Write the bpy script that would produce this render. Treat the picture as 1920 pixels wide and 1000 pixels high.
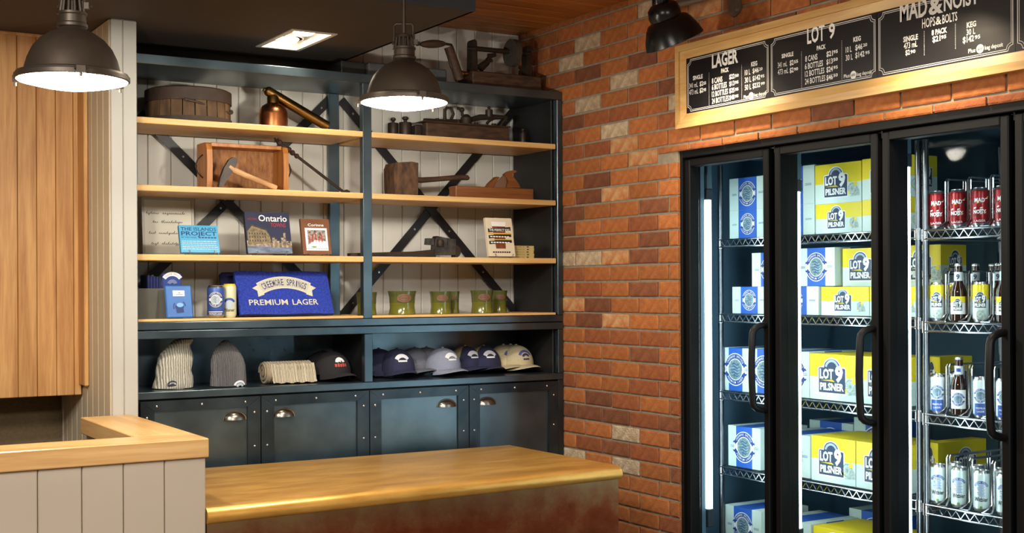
import bpy, math, random
from mathutils import Vector, Matrix
random.seed(7)
for o in list(bpy.data.objects): bpy.data.objects.remove(o)
SC = bpy.context.scene
COL = SC.collection
PI = math.pi

# ---------------------------------------------------------------- camera
YAW, ROLL, FPX, CYP, H = math.radians(31.446), math.radians(-0.2817), 2380.0, 541.8, 1.55
FW = Vector((math.sin(YAW), math.cos(YAW), 0))
R0 = Vector((math.cos(YAW), -math.sin(YAW), 0)); U0 = Vector((0, 0, 1))
RV = R0*math.cos(ROLL) + U0*math.sin(ROLL)
UV = -R0*math.sin(ROLL) + U0*math.cos(ROLL)
EYE = Vector((0, 0, H))
cd = bpy.data.cameras.new('camera'); cam = bpy.data.objects.new('camera', cd); COL.objects.link(cam)
cd.sensor_width = 36; cd.lens = FPX/1920*36; cd.shift_y = (CYP-500)/1920; cd.clip_start = 0.05
m3 = Matrix((RV, UV, -FW)).transposed()
cam.matrix_world = Matrix.Translation(EYE) @ m3.to_4x4()
SC.camera = cam

def at(px, py, ax, val):
    """the point of the plane (axis ax = val) that the photograph shows at px, py"""
    d = RV*((px-960)/FPX) + UV*((CYP-py)/FPX) + FW
    t = (val-EYE[ax])/d[ax]
    return EYE + d*t

# ---------------------------------------------------------------- world, lights, exposure
SC.view_settings.view_transform = 'Standard'; SC.view_settings.look = 'None'
SC.view_settings.exposure = 0.0; SC.view_settings.gamma = 1.0; SC.view_settings.use_curve_mapping = False
SC.cycles.use_denoising = True
SC.cycles.max_bounces = 8; SC.cycles.diffuse_bounces = 3; SC.cycles.glossy_bounces = 4
SC.cycles.transmission_bounces = 4; SC.cycles.transparent_max_bounces = 12
SC.cycles.caustics_reflective = False; SC.cycles.caustics_refractive = False
SC.cycles.sample_clamp_indirect = 4.0
W = bpy.data.worlds.new('world'); SC.world = W; W.use_nodes = True
W.node_tree.nodes['Background'].inputs[0].default_value = (1.0, 0.93, 0.84, 1)
W.node_tree.nodes['Background'].inputs[1].default_value = 0.10

def light(name, kind, loc, power, color, target=None, **kw):
    d = bpy.data.lights.new(name, kind); d.energy = power; d.color = color
    for k, v in kw.items(): setattr(d, k, v)
    o = bpy.data.objects.new(name, d); COL.objects.link(o); o.location = loc
    if target is not None:
        o.rotation_euler = (Vector(target)-Vector(loc)).to_track_quat('-Z', 'Y').to_euler()
    return o
WARM = (1.0, 0.86, 0.66); COOL = (0.74, 0.93, 1.0); NEUT = (1.0, 0.94, 0.85)
# added area fill standing in for unseen shop lighting behind the camera
light('room_fill_light', 'AREA', (-0.5, 1.3, 2.70), 95, NEUT, (-0.3, 1.9, 0), shape='RECTANGLE', size=1.2, size_y=0.6)
light('room_fill_light', 'AREA', (1.2, -1.0, 2.70), 150, NEUT, (1.2, -0.6, 0.0), shape='RECTANGLE', size=1.2, size_y=0.6)
# added fill spots without a visible fixture, aimed at the display wall
light('wall_fill_spot', 'SPOT', (-0.3, 2.4, 2.65), 85, NEUT, (1.75, 5.0, 1.10), spot_size=math.radians(42), spot_blend=0.8, shadow_soft_size=0.05)
light('wall_fill_spot', 'SPOT', (1.6, 2.0, 2.65), 80, NEUT, (2.6, 5.0, 1.05), spot_size=math.radians(38), spot_blend=0.8, shadow_soft_size=0.05)

# ---------------------------------------------------------------- helpers
def S(r, g, b):
    f = lambda c: (c/255/12.92) if c <= 10 else ((c/255+0.055)/1.055)**2.4
    return (f(r), f(g), f(b), 1)

def nm(name):
    m = bpy.data.materials.new(name); m.use_nodes = True
    nt = m.node_tree; b = nt.nodes['Principled BSDF']
    return m, nt, b
def node(nt, t, **kw):
    n = nt.nodes.new(t)
    for k, v in kw.items(): setattr(n, k, v)
    return n
def mat(name, c, rough=0.5, metal=0.0, var=0.0, scale=12.0, bump=0.0, stretch=(1, 1, 1), rvar=0.0, c2=None, emit=None, coat=0.0, detail=4.0, objrand=0.0, bscale=None):
    """a noise-driven surface: colour mixed between c and c2 (or a darker c), with fine relief"""
    m, nt, b = nm(name)
    b.inputs['Base Color'].default_value = c
    b.inputs['Roughness'].default_value = rough; b.inputs['Metallic'].default_value = metal
    if coat: b.inputs['Coat Weight'].default_value = coat; b.inputs['Coat Roughness'].default_value = 0.1
    if emit:
        b.inputs['Emission Color'].default_value = emit[0]; b.inputs['Emission Strength'].default_value = emit[1]
    if var or bump or c2 or rvar or objrand:
        tc = node(nt, 'ShaderNodeTexCoord'); mp = node(nt, 'ShaderNodeMapping'); mp.inputs['Scale'].default_value = stretch
        nt.links.new(tc.outputs['Object'], mp.inputs[0])
        n = node(nt, 'ShaderNodeTexNoise'); n.inputs['Scale'].default_value = scale; n.inputs['Detail'].default_value = detail
        nt.links.new(mp.outputs[0], n.inputs['Vector'])
        if c2 or var or objrand:
            lo = c2 or tuple(x*(1-var) for x in c[:3])+(1,)
            rp = node(nt, 'ShaderNodeValToRGB'); rp.color_ramp.elements[0].position = 0.32; rp.color_ramp.elements[1].position = 0.68
            rp.color_ramp.elements[0].color = lo; rp.color_ramp.elements[1].color = c
            nt.links.new(n.outputs['Fac'], rp.inputs[0])
            out = rp.outputs[0]
            if objrand:
                oi = node(nt, 'ShaderNodeObjectInfo'); hs = node(nt, 'ShaderNodeHueSaturation')
                ma = node(nt, 'ShaderNodeMapRange'); ma.inputs[3].default_value = 1-objrand; ma.inputs[4].default_value = 1+objrand
                nt.links.new(oi.outputs['Random'], ma.inputs[0]); nt.links.new(ma.outputs[0], hs.inputs['Value'])
                nt.links.new(out, hs.inputs['Color']); out = hs.outputs[0]
            nt.links.new(out, b.inputs['Base Color'])
        if rvar:
            mr = node(nt, 'ShaderNodeMapRange'); mr.inputs[3].default_value = max(0.02, rough-rvar); mr.inputs[4].default_value = rough+rvar
            nt.links.new(n.outputs['Fac'], mr.inputs[0]); nt.links.new(mr.outputs[0], b.inputs['Roughness'])
        if bump:
            n2 = n
            if bscale:
                n2 = node(nt, 'ShaderNodeTexNoise'); n2.inputs['Scale'].default_value = bscale; n2.inputs['Detail'].default_value = 5
                nt.links.new(mp.outputs[0], n2.inputs['Vector'])
            bp = node(nt, 'ShaderNodeBump'); bp.inputs['Strength'].default_value = bump; bp.inputs['Distance'].default_value = 0.01
            nt.links.new(n2.outputs['Fac'], bp.inputs['Height']); nt.links.new(bp.outputs[0], b.inputs['Normal'])
    return m
def wood(name, c, c2, axis=0, rough=0.45, k=1.0, objrand=0.0, knots=True):
    st = [14*k, 14*k, 14*k]; st[axis] = 0.9*k
    m, nt, b = nm(name); b.inputs['Roughness'].default_value = rough
    tc = node(nt, 'ShaderNodeTexCoord'); mp = node(nt, 'ShaderNodeMapping'); mp.inputs['Scale'].default_value = st
    add = node(nt, 'ShaderNodeVectorMath', operation='ADD'); oi = node(nt, 'ShaderNodeObjectInfo'); cm = node(nt, 'ShaderNodeVectorMath', operation='SCALE')
    cm.inputs[0].default_value = (3.1, 5.7, 9.3)
    nt.links.new(oi.outputs['Random'], cm.inputs['Scale'])
    nt.links.new(tc.outputs['Object'], mp.inputs[0]); nt.links.new(mp.outputs[0], add.inputs[0]); nt.links.new(cm.outputs[0], add.inputs[1])
    n = node(nt, 'ShaderNodeTexNoise'); n.inputs['Scale'].default_value = 2.2; n.inputs['Detail'].default_value = 6; n.inputs['Distortion'].default_value = 0.6
    nt.links.new(add.outputs[0], n.inputs['Vector'])
    n2 = node(nt, 'ShaderNodeTexNoise'); n2.inputs['Scale'].default_value = 11; n2.inputs['Detail'].default_value = 3
    nt.links.new(add.outputs[0], n2.inputs['Vector'])
    mx = node(nt, 'ShaderNodeMath', operation='MULTIPLY_ADD'); mx.inputs[1].default_value = 0.35
    nt.links.new(n2.outputs['Fac'], mx.inputs[0]); nt.links.new(n.outputs['Fac'], mx.inputs[2])
    rp = node(nt, 'ShaderNodeValToRGB'); rp.color_ramp.elements[0].position = 0.48; rp.color_ramp.elements[1].position = 0.86
    rp.color_ramp.elements[0].color = c2; rp.color_ramp.elements[1].color = c
    nt.links.new(mx.outputs[0], rp.inputs[0])
    hs = node(nt, 'ShaderNodeHueSaturation'); ma = node(nt, 'ShaderNodeMapRange'); ma.inputs[3].default_value = 1-objrand; ma.inputs[4].default_value = 1+objrand
    nt.links.new(oi.outputs['Random'], ma.inputs[0]); nt.links.new(ma.outputs[0], hs.inputs['Value'])
    nt.links.new(rp.outputs[0], hs.inputs['Color'])
    nt.links.new(hs.outputs[0], b.inputs['Base Color'])
    bp = node(nt, 'ShaderNodeBump'); bp.inputs['Strength'].default_value = 0.12; bp.inputs['Distance'].default_value = 0.004
    nt.links.new(mx.outputs[0], bp.inputs['Height']); nt.links.new(bp.outputs[0], b.inputs['Normal'])
    return m
def emis(name, c, k):
    m = bpy.data.materials.new(name); m.use_nodes = True; nt = m.node_tree; nt.nodes.clear()
    e = node(nt, 'ShaderNodeEmission'); e.inputs[0].default_value = (*c[:3], 1); e.inputs[1].default_value = k
    o = node(nt, 'ShaderNodeOutputMaterial'); nt.links.new(e.outputs[0], o.inputs[0]); return m
def glassy(name, tint=(0.93, 0.97, 0.98), gloss=0.012):
    m = bpy.data.materials.new(name); m.use_nodes = True; nt = m.node_tree; nt.nodes.clear()
    t = node(nt, 'ShaderNodeBsdfTransparent'); t.inputs[0].default_value = (*tint, 1)
    g = node(nt, 'ShaderNodeBsdfGlossy'); g.inputs['Roughness'].default_value = 0.02; g.inputs[0].default_value = (gloss, gloss, gloss, 1)
    fr = node(nt, 'ShaderNodeFresnel'); ge = node(nt, 'ShaderNodeNewGeometry'); io = node(nt, 'ShaderNodeMapRange'); io.inputs[3].default_value = 1.45; io.inputs[4].default_value = 1/1.45
    nt.links.new(ge.outputs['Backfacing'], io.inputs[0]); nt.links.new(io.outputs[0], fr.inputs[0])
    mx = node(nt, 'ShaderNodeMixShader'); o = node(nt, 'ShaderNodeOutputMaterial')
    nt.links.new(fr.outputs[0], mx.inputs[0]); nt.links.new(t.outputs[0], mx.inputs[1]); nt.links.new(g.outputs[0], mx.inputs[2]); nt.links.new(mx.outputs[0], o.inputs[0])
    return m

_txt = {}
def glyphs(s, bold=0.0):
    """2-D triangles of a string: verts, faces, width; cap height is 1"""
    key = (s, bold)
    if key not in _txt:
        c = bpy.data.curves.new('t', 'FONT'); c.body = s; c.size = 1; c.resolution_u = 2; c.offset = bold; c.fill_mode = 'FRONT'
        o = bpy.data.objects.new('t', c); me = o.to_mesh()
        v = [tuple(x.co[:2]) for x in me.vertices]; f = [tuple(p.vertices) for p in me.polygons]
        o.to_mesh_clear(); bpy.data.objects.remove(o); bpy.data.curves.remove(c)
        if not v: v = [(0, 0), (0.3, 0)]
        x0 = min(a for a, _ in v); x1 = max(a for a, _ in v)
        _txt[key] = ([((a-x0)/0.69, b/0.69) for a, b in v], f, (x1-x0)/0.69)
    return _txt[key]

class MB:
    def __init__(self): self.v, self.f, self.m, self.s = [], [], [], []
    def add(self, vs, fs, mat=0, smooth=False):
        n = len(self.v); self.v += [tuple(a) for a in vs]
        for i, f in enumerate(fs):
            self.f.append(tuple(n+k for k in f)); self.m.append(mat[i] if isinstance(mat, (list, tuple)) else mat); self.s.append(smooth)
        return self
    def box(self, x0, x1, y0, y1, z0, z1, mat=0):
        x0, x1 = sorted((x0, x1)); y0, y1 = sorted((y0, y1)); z0, z1 = sorted((z0, z1))
        return self.add([(x0, y0, z0), (x1, y0, z0), (x1, y1, z0), (x0, y1, z0), (x0, y0, z1), (x1, y0, z1), (x1, y1, z1), (x0, y1, z1)],
                        [(0, 3, 2, 1), (4, 5, 6, 7), (0, 1, 5, 4), (1, 2, 6, 5), (2, 3, 7, 6), (3, 0, 4, 7)], mat)
    def cbox(self, x0, x1, y0, y1, z0, z1, c=0.004, mat=0):
        """box with chamfered edges"""
        x0, x1 = sorted((x0, x1)); y0, y1 = sorted((y0, y1)); z0, z1 = sorted((z0, z1))
        c = min(c, (x1-x0)*.45, (y1-y0)*.45, (z1-z0)*.45)
        V, idx = [], {}
        for sx in (0, 1):
            for sy in (0, 1):
                for sz in (0, 1):
                    p = ((x0, x1)[sx], (y0, y1)[sy], (z0, z1)[sz]); q = (1-2*sx, 1-2*sy, 1-2*sz)
                    for a in range(3):
                        w = [p[k]+(0 if k == a else c*q[k]) for k in range(3)]
                        idx[(sx, sy, sz, a)] = len(V); V.append(tuple(w))
        F = []
        for a in range(3):
            b, d = (a+1) % 3, (a+2) % 3
            for s in (0, 1):
                ring = []
                for (i, j) in ((0, 0), (1, 0), (1, 1), (0, 1)):
                    k = [0, 0, 0]; k[a] = s; k[b] = i; k[d] = j; ring.append(idx[(*k, a)])
                F.append(tuple(ring if s else ring[::-1]))
        for a in range(3):
            b, d = (a+1) % 3, (a+2) % 3
            for i in (0, 1):
                for j in (0, 1):
                    k0 = [0, 0, 0]; k0[b] = i; k0[d] = j; k1 = list(k0); k1[a] = 1
                    q = [idx[(*k0, b)], idx[(*k1, b)], idx[(*k1, d)], idx[(*k0, d)]]
                    F.append(tuple(q if (i == j) == True else q[::-1]))
        for sx in (0, 1):
            for sy in (0, 1):
                for sz in (0, 1):
                    t = [idx[(sx, sy, sz, a)] for a in range(3)]
                    F.append(tuple(t if (sx+sy+sz) % 2 else t[::-1]))
        return self.add(V, F, mat)
    def obox(self, c, ax, ay, az, mat=0):
        """oriented box: centre and three half-axis vectors"""
        c, ax, ay, az = Vector(c), Vector(ax), Vector(ay), Vector(az)
        P = [c+ax*i+ay*j+az*k for k in (-1, 1) for (i, j) in ((-1, -1), (1, -1), (1, 1), (-1, 1))]
        return self.add(P, [(0, 3, 2, 1), (4, 5, 6, 7), (0, 1, 5, 4), (1, 2, 6, 5), (2, 3, 7, 6), (3, 0, 4, 7)], mat)
    def cyl(self, p0, p1, r0, r1=None, n=16, mat=0, caps=True):
        r1 = r0 if r1 is None else r1
        p0, p1 = Vector(p0), Vector(p1); d = (p1-p0).normalized()
        a = d.orthogonal().normalized(); b = d.cross(a)
        V = []
        for p, r in ((p0, r0), (p1, r1)):
            for i in range(n):
                t = 2*PI*i/n; V.append(p+a*(r*math.cos(t))+b*(r*math.sin(t)))
        self.add(V, [(i, (i+1) % n, n+(i+1) % n, n+i) for i in range(n)], mat, True)
        if caps: self.add(V, [tuple(range(n))[::-1], tuple(range(n, 2*n))], mat)
        return self
    def tube(self, pts, r, n=8, mat=0, closed=False):
        P = [Vector(p) for p in pts]; N = len(P); rr = r if isinstance(r, (list, tuple)) else [r]*N
        a = None; V = []
        for i, p in enumerate(P):
            q0 = P[i-1] if (i > 0 or closed) else p; q1 = P[(i+1) % N] if (i < N-1 or closed) else p
            d = (q1-q0).normalized()
            if a is None: a = d.orthogonal().normalized()
            a = (a-d*a.dot(d)); a = a.normalized() if a.length > 1e-6 else d.orthogonal().normalized()
            b = d.cross(a)
            for k in range(n):
                t = 2*PI*k/n; V.append(p+a*(rr[i]*math.cos(t))+b*(rr[i]*math.sin(t)))
        F = [(i*n+k, i*n+(k+1) % n, ((i+1) % N)*n+(k+1) % n, ((i+1) % N)*n+k) for i in range(N if closed else N-1) for k in range(n)]
        self.add(V, F, mat, True)
        if not closed: self.add(V, [tuple(range(n))[::-1], tuple(range((N-1)*n, N*n))], mat)
        return self
    def lathe(self, prof, n=24, c=(0, 0, 0), mat=0, xf=None):
        """revolve (r, z) about the z axis through c; mat may be a list per profile segment"""
        V = []
        for r, z in prof:
            for i in range(n):
                t = 2*PI*i/n; p = Vector((r*math.cos(t), r*math.sin(t), z)); V.append((xf @ p if xf else p)+Vector(c))
        F, M = [], []
        for j in range(len(prof)-1):
            for i in range(n):
                F.append((j*n+i, j*n+(i+1) % n, (j+1)*n+(i+1) % n, (j+1)*n+i)); M.append(mat[j] if isinstance(mat, (list, tuple)) else mat)
        self.add(V, F, M, True)
        m0 = mat[0] if isinstance(mat, (list, tuple)) else mat; m1 = mat[-1] if isinstance(mat, (list, tuple)) else mat
        if prof[0][0] > 1e-5: self.add(V, [tuple(range(n))[::-1]], m0)
        if prof[-1][0] > 1e-5: self.add(V, [tuple(range((len(prof)-1)*n, len(prof)*n))], m1)
        return self
    def ball(self, c, r, n=14, mat=0, sc=(1, 1, 1), xf=None):
        k = n//2; prof = [(r*math.sin(PI*i/k), -r*math.cos(PI*i/k)) for i in range(k+1)]
        x = Matrix.Diagonal(sc); x = (xf @ x) if xf else x
        return self.lathe(prof, n, c, mat, x)
    def prism(self, pts, org, u, v, w, mat=0):
        """extrude the 2-D outline pts (in u, v) along the vector w"""
        org, u, v, w = Vector(org), Vector(u), Vector(v), Vector(w); n = len(pts)
        a = [org+u*p+v*q for p, q in pts]; V = a+[p+w for p in a]
        flip = u.cross(v).dot(w) < 0
        F = [tuple(range(n))[::-1], tuple(range(n, 2*n))]+[(i, (i+1) % n, n+(i+1) % n, n+i) for i in range(n)]
        if flip: F = [f[::-1] for f in F]
        return self.add(V, F, mat)
    def text(self, s, x, y, h, w=None, mat=0, z=0.0, bold=0.0, anchor='l'):
        """string in the local x, y plane: baseline start x, y, cap height h, total width w"""
        v, f, tw = glyphs(s, bold); k = (w/tw) if w else h
        ox = x-(tw*k/2 if anchor == 'c' else tw*k if anchor == 'r' else 0)
        return self.add([(ox+a*k, y+b*h, z) for a, b in v], f, mat)
    def arctext(self, s, cx, cy, r, a0, a1, h, mat=0, z=0.0, bold=0.0, inward=False):
        """letters along an arc from angle a0 to a1 (degrees); inward: tops point to the centre"""
        n = len(s)
        for i, ch in enumerate(s):
            if ch == ' ': continue
            a = math.radians(a0+(a1-a0)*(i+0.5)/n)
            step = abs(math.radians(a1-a0))*r/n
            v, f, tw = glyphs(ch, bold); k = min(h, 0.86*step/tw)
            up = Vector((math.cos(a), math.sin(a))); rt = Vector((up.y, -up.x))
            if inward: up, rt = -up, -rt
            o = Vector((cx, cy))+Vector((math.cos(a), math.sin(a)))*r-rt*(tw*k/2)
            self.add([(*(o+rt*(p*k)+up*(q*h)), z) for p, q in v], f, mat)
        return self
    def disc(self, cx, cy, r, n=24, mat=0, z=0.0, ry=None):
        ry = ry or r
        return self.add([(cx+r*math.cos(2*PI*i/n), cy+ry*math.sin(2*PI*i/n), z) for i in range(n)], [tuple(range(n))], mat)
    def arc(self, cx, cy, r0, r1, a0, a1, n=16, mat=0, z=0.0):
        V = []
        for i in range(n+1):
            a = math.radians(a0+(a1-a0)*i/n)
            V += [(cx+r0*math.cos(a), cy+r0*math.sin(a), z), (cx+r1*math.cos(a), cy+r1*math.sin(a), z)]
        F = [(2*i, 2*i+1, 2*i+3, 2*i+2) for i in range(n)]
        if a1 < a0: F = [f for f in F]
        else: F = [f for f in F]
        return self.add(V, F, mat)
    def rect(self, x0, x1, y0, y1, mat=0, z=0.0):
        return self.add([(x0, y0, z), (x1, y0, z), (x1, y1, z), (x0, y1, z)], [(0, 1, 2, 3)], mat)
    def poly(self, pts, mat=0, z=0.0):
        return self.add([(a, b, z) for a, b in pts], [tuple(range(len(pts)))], mat)
    def wrapped(self, r):
        """bend the local x, y plane onto a cylinder of radius r about the local y axis (front at +z)"""
        o = self.sliced(r*.28)
        o.v = [((r+w)*math.sin(x/r), y, (r+w)*math.cos(x/r)) for x, y, w in o.v]; return o
    def sliced(self, step):
        """cut every face into strips no wider than step along local x"""
        def cut(p, x0, keep_gt):
            q = []
            for a, b in zip(p, p[1:]+p[:1]):
                ia, ib = (a[0] >= x0) == keep_gt, (b[0] >= x0) == keep_gt
                if ia: q.append(a)
                if ia != ib:
                    t = (x0-a[0])/(b[0]-a[0]); q.append(tuple(a[k]+(b[k]-a[k])*t for k in range(3)))
            return q
        o = MB()
        for f, m_ in zip(self.f, self.m):
            p = [self.v[i] for i in f]; lo, hi = min(a[0] for a in p), max(a[0] for a in p)
            if hi-lo <= step: o.add(p, [tuple(range(len(p)))], m_); continue
            k = math.floor(lo/step)+1
            while k*step < hi-1e-6:
                q = cut(p, k*step, False); p = cut(p, k*step, True)
                if len(q) > 2: o.add(q, [tuple(range(len(q)))], m_)
                k += 1
            if len(p) > 2: o.add(p, [tuple(range(len(p)))], m_)
        return o
    def mesh(self, name, mats):
        me = bpy.data.meshes.new(name); me.from_pydata(self.v, [], self.f)
        for m in mats: me.materials.append(m)
        if len(mats) > 1: me.polygons.foreach_set('material_index', self.m)
        if any(self.s):
            me.polygons.foreach_set('use_smooth', self.s); me.set_sharp_from_angle(angle=math.radians(38))
        me.update(); return me
    def build(self, name, mats, parent=None, loc=None, rot=None):
        if not isinstance(mats, (list, tuple)): mats = [mats]
        return link(name, self.mesh(name, mats), parent, loc, rot)
def link(name, me, parent=None, loc=None, rot=None):
    o = bpy.data.objects.new(name, me); COL.objects.link(o)
    if parent: o.parent = parent
    if loc is not None: o.location = loc
    if rot is not None:
        if isinstance(rot, Matrix): o.rotation_euler = rot.to_euler()
        else: o.rotation_euler = rot
    return o
def tag(o, label, cat, group=None, kind=None):
    if label: o['label'] = label
    if cat: o['category'] = cat
    if group: o['group'] = group
    if kind: o['kind'] = kind
    return o
def thing(name, label, cat, loc=(0, 0, 0), rz=0.0, group=None):
    o = bpy.data.objects.new(name, None); COL.objects.link(o); o.location = loc; o.rotation_euler = (0, 0, rz); o.empty_display_size = 0.05
    return tag(o, label, cat, group)
def struct(o): o['kind'] = 'structure'; return o
def dup(root, loc, rz=None, label=None, group=None):
    r = root.copy(); COL.objects.link(r); r.location = loc
    if rz is not None: r.rotation_euler = (0, 0, rz)
    if label: r['label'] = label
    if group: r['group'] = group
    for ch in list(root.children):
        c = ch.copy(); COL.objects.link(c); c.parent = r
        for g in list(ch.children):
            d = g.copy(); COL.objects.link(d); d.parent = c
    return r
# faces of a case: local x, y, z of a flat print to the world
FRONT = Matrix(((0, 0, -1), (-1, 0, 0), (0, 1, 0)))      # print seen from -X (cooler fronts, brick wall)
SIDE = Matrix(((1, 0, 0), (0, 0, -1), (0, 1, 0)))        # print seen from -Y (display wall)

# ---------------------------------------------------------------- materials
M = {}
M['mortar'] = mat('mortar', S(152, 141, 123), 0.95, var=0.25, scale=40, bump=0.5)
BR = {
 'orange': mat('brick_orange', S(178, 110, 58), 0.9, c2=S(154, 88, 43), scale=35, bump=0.32, bscale=130, objrand=0.16),
 'red': mat('brick_red', S(160, 94, 54), 0.9, c2=S(136, 74, 42), scale=35, bump=0.32, bscale=130, objrand=0.14),
 'dark': mat('brick_dark', S(138, 84, 54), 0.92, c2=S(110, 64, 40), scale=26, bump=0.32, bscale=130, objrand=0.14),
 'tan': mat('brick_tan', S(205, 165, 115), 0.92, c2=S(178, 104, 58), scale=24, bump=0.32, bscale=130, objrand=0.10),
 'pale': mat('brick_pale', S(205, 188, 160), 0.92, c2=S(168, 140, 108), scale=30, bump=0.7, bscale=120, objrand=0.10)}
M['board_white'] = mat('painted_board_white', S(214, 213, 206), 0.55, var=0.05, scale=5)
M['board_beige'] = mat('painted_board_beige', S(192, 178, 160), 0.55, var=0.04, scale=5)
M['khaki'] = mat('khaki_wall', S(128, 110, 80), 0.8, var=0.18, scale=90, bump=0.3)
M['dark_ceiling'] = mat('dark_ceiling_paint', S(62, 52, 46), 0.75, var=0.06, scale=4)
M['bulkhead_face'] = mat('bulkhead_face_paint', S(52, 54, 58), 0.7, var=0.06, scale=4)
M['plank_ceiling'] = wood('ceiling_plank_wood', S(196, 128, 60), S(150, 88, 34), 0, 0.5, 1.0, 0.12)
M['plank_wall'] = wood('cladding_plank_wood', S(210, 160, 98), S(172, 118, 64), 2, 0.5, 1.0, 0.14)
M['shelf_wood'] = wood('shelf_board_wood', S(226, 188, 126), S(204, 158, 96), 0, 0.45, 1.0, 0.06)
M['cap_wood'] = wood('counter_cap_wood', S(228, 186, 126), S(198, 146, 88), 0, 0.30, 0.8, 0.05)
M['frame_wood'] = wood('menu_frame_wood', S(222, 186, 122), S(200, 154, 90), 1, 0.45, 1.0, 0.05)
M['steel'] = mat('blackened_steel', S(106, 123, 133), 0.31, 0.9, c2=S(72, 88, 98), scale=3.5, rvar=0.10, detail=8)
M['steel_strip'] = mat('blackened_steel_strip', S(74, 86, 94), 0.36, 0.9, c2=S(48, 58, 66), scale=6, rvar=0.10, detail=8)
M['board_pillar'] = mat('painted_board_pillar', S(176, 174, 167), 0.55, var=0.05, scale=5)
M['board_side'] = mat('painted_board_side', S(214, 200, 172), 0.55, var=0.05, scale=5)
M['steel_dark'] = mat('blackened_steel_dark', S(62, 62, 64), 0.45, 0.7, c2=S(44, 44, 46), scale=5, rvar=0.08)
M['rivet'] = mat('rivet_steel', S(200, 200, 200), 0.3, 1.0)
M['nickel'] = mat('aged_nickel', S(150, 146, 138), 0.28, 1.0, var=0.25, scale=30)
M['floor'] = mat('concrete_floor', S(120, 108, 96), 0.6, var=0.2, scale=6)
M['black_frame'] = mat('black_cooler_frame', S(14, 15, 17), 0.5); M['black_frame'].node_tree.nodes['Principled BSDF'].inputs['Specular IOR Level'].default_value = 0.2
M['black_plastic'] = mat('black_handle_plastic', S(20, 20, 22), 0.45); M['black_plastic'].node_tree.nodes['Principled BSDF'].inputs['Specular IOR Level'].default_value = 0.3
M['cooler_inside'] = mat('cooler_interior', S(84, 112, 130), 0.6, var=0.1, scale=3)
M['alu_strip'] = mat('lamp_channel', S(78, 106, 120), 0.5)
M['tube'] = emis('cool_tube_light', (0.78, 0.95, 1.0), 21.0)
M['socket'] = mat('tube_socket', S(46, 56, 64), 0.5)
M['pane'] = glassy('cooler_glass')
M['chrome'] = mat('chrome_wire', S(190, 190, 192), 0.22, 1.0)
M['wire_dark'] = mat('zinc_post', S(120, 120, 124), 0.3, 1.0, var=0.2, scale=40)
M['lamp_shade'] = mat('lamp_shade_bronze', S(76, 66, 56), 0.45, 0.55, var=0.15, scale=20)
M['lamp_inner'] = mat('lamp_inner_white', S(235, 230, 220), 0.5)
M['lens'] = emis('lamp_lens_glow', (1.0, 0.92, 0.80), 22.0)
M['down'] = emis('downlight_glow', (1.0, 0.88, 0.70), 40.0)
M['fixture_white'] = mat('fixture_white', S(240, 234, 220), 0.4)
M['black_enamel'] = mat('black_enamel', S(20, 18, 18), 0.25, 0.2)
M['galv'] = mat('galvanised_steel', S(150, 148, 142), 0.45, 0.8, var=0.2, scale=20)
# ================================================================ THE SETTING
X0, YF, YB = 3.19, 4.77, 5.15          # brick face, front of the shelving, boarded wall face
ZC, ZP, ZD = 2.535, 2.757, 1.10        # dropped ceiling, plank ceiling, counter cap
struct(MB().box(-3.2, 4.6, -3.2, 6.0, -0.06, 0).build('floor', M['floor']))

# brick wall: mortar bed with every visible brick on its own
PIT, COURSE, Z0 = 0.1985, 0.0677, None
mb = MB(); mb.box(3.197, 3.30, 3.957, 5.25, 0, 2.90); mb.box(3.197, 3.30, -1.0, 3.957, 2.098, 2.90); mb.box(3.197, 3.30, -1.0, 1.448, 0, 2.098)
wall_right = struct(mb.build('wall_right', M['mortar']))
def brick_mesh(L, hh, seed):
    rnd = random.Random(seed); m = MB(); nx, nz = 3, 3; j = 0.0007; bv = min(.005, hh*.3)
    ly = (-L/2, -L/2+bv, L/2-bv, L/2); lz = (-hh/2, -hh/2+bv, hh/2-bv, hh/2); g = []
    for k in range(nz+1):
        for i in range(nx+1):
            e = (i in (0, nx)) or (k in (0, nz))
            g.append((rnd.uniform(-j, j)*(1 if e else 0)+(0.0022 if e else 0), ly[i]+rnd.uniform(-.0009, .0009), lz[k]+rnd.uniform(-.0011, .0011)))
    F = [(k*(nx+1)+i, (k+1)*(nx+1)+i, (k+1)*(nx+1)+i+1, k*(nx+1)+i+1) for k in range(nz) for i in range(nx)]
    rim = [i for i in range(nx+1)]+[(k+1)*(nx+1)-1 for k in range(1, nz+1)]+[nz*(nx+1)+i for i in range(nx-1, -1, -1)]+[k*(nx+1) for k in range(nz-1, 0, -1)]
    n = len(g); g += [(0.025, g[i][1], g[i][2]) for i in rim]
    F += [(rim[i], rim[(i+1) % len(rim)], n+(i+1) % len(rim), n+i) for i in range(len(rim))]
    m.add(g, F); return m
_bm = {}
def brick(y, z, L, hh, kind, seed):
    key = (round(L, 3), round(hh, 3), kind, seed % 4)
    if key not in _bm: _bm[key] = brick_mesh(L, hh, hash(key[:2]) % 1000+seed % 4).mesh('brick', [BR[kind]])
    o = link('brick', _bm[key], wall_right, (X0+random.uniform(-.0012, .0012), y, z)); return o
zj = at(1058, 529.0, 0, X0).z                          # a bed joint of the photograph
yA = [at(1040+c/3.3333, 500, 0, X0).y for c in (130, 290, 460, 640)]
yB = [at(1040+c/3.3333, 500, 0, X0).y for c in (187, 350, 520, 705)]
phase = {}
base_row = round((at(1058, 320, 0, X0).z-zj)/COURSE-0.5)  # the course whose joints are yA
def row_phase(r):
    a = sum((y/PIT) % 1 for y in yA)/4 if (r-base_row) % 2 == 0 else None
    return a
import cmath
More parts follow.
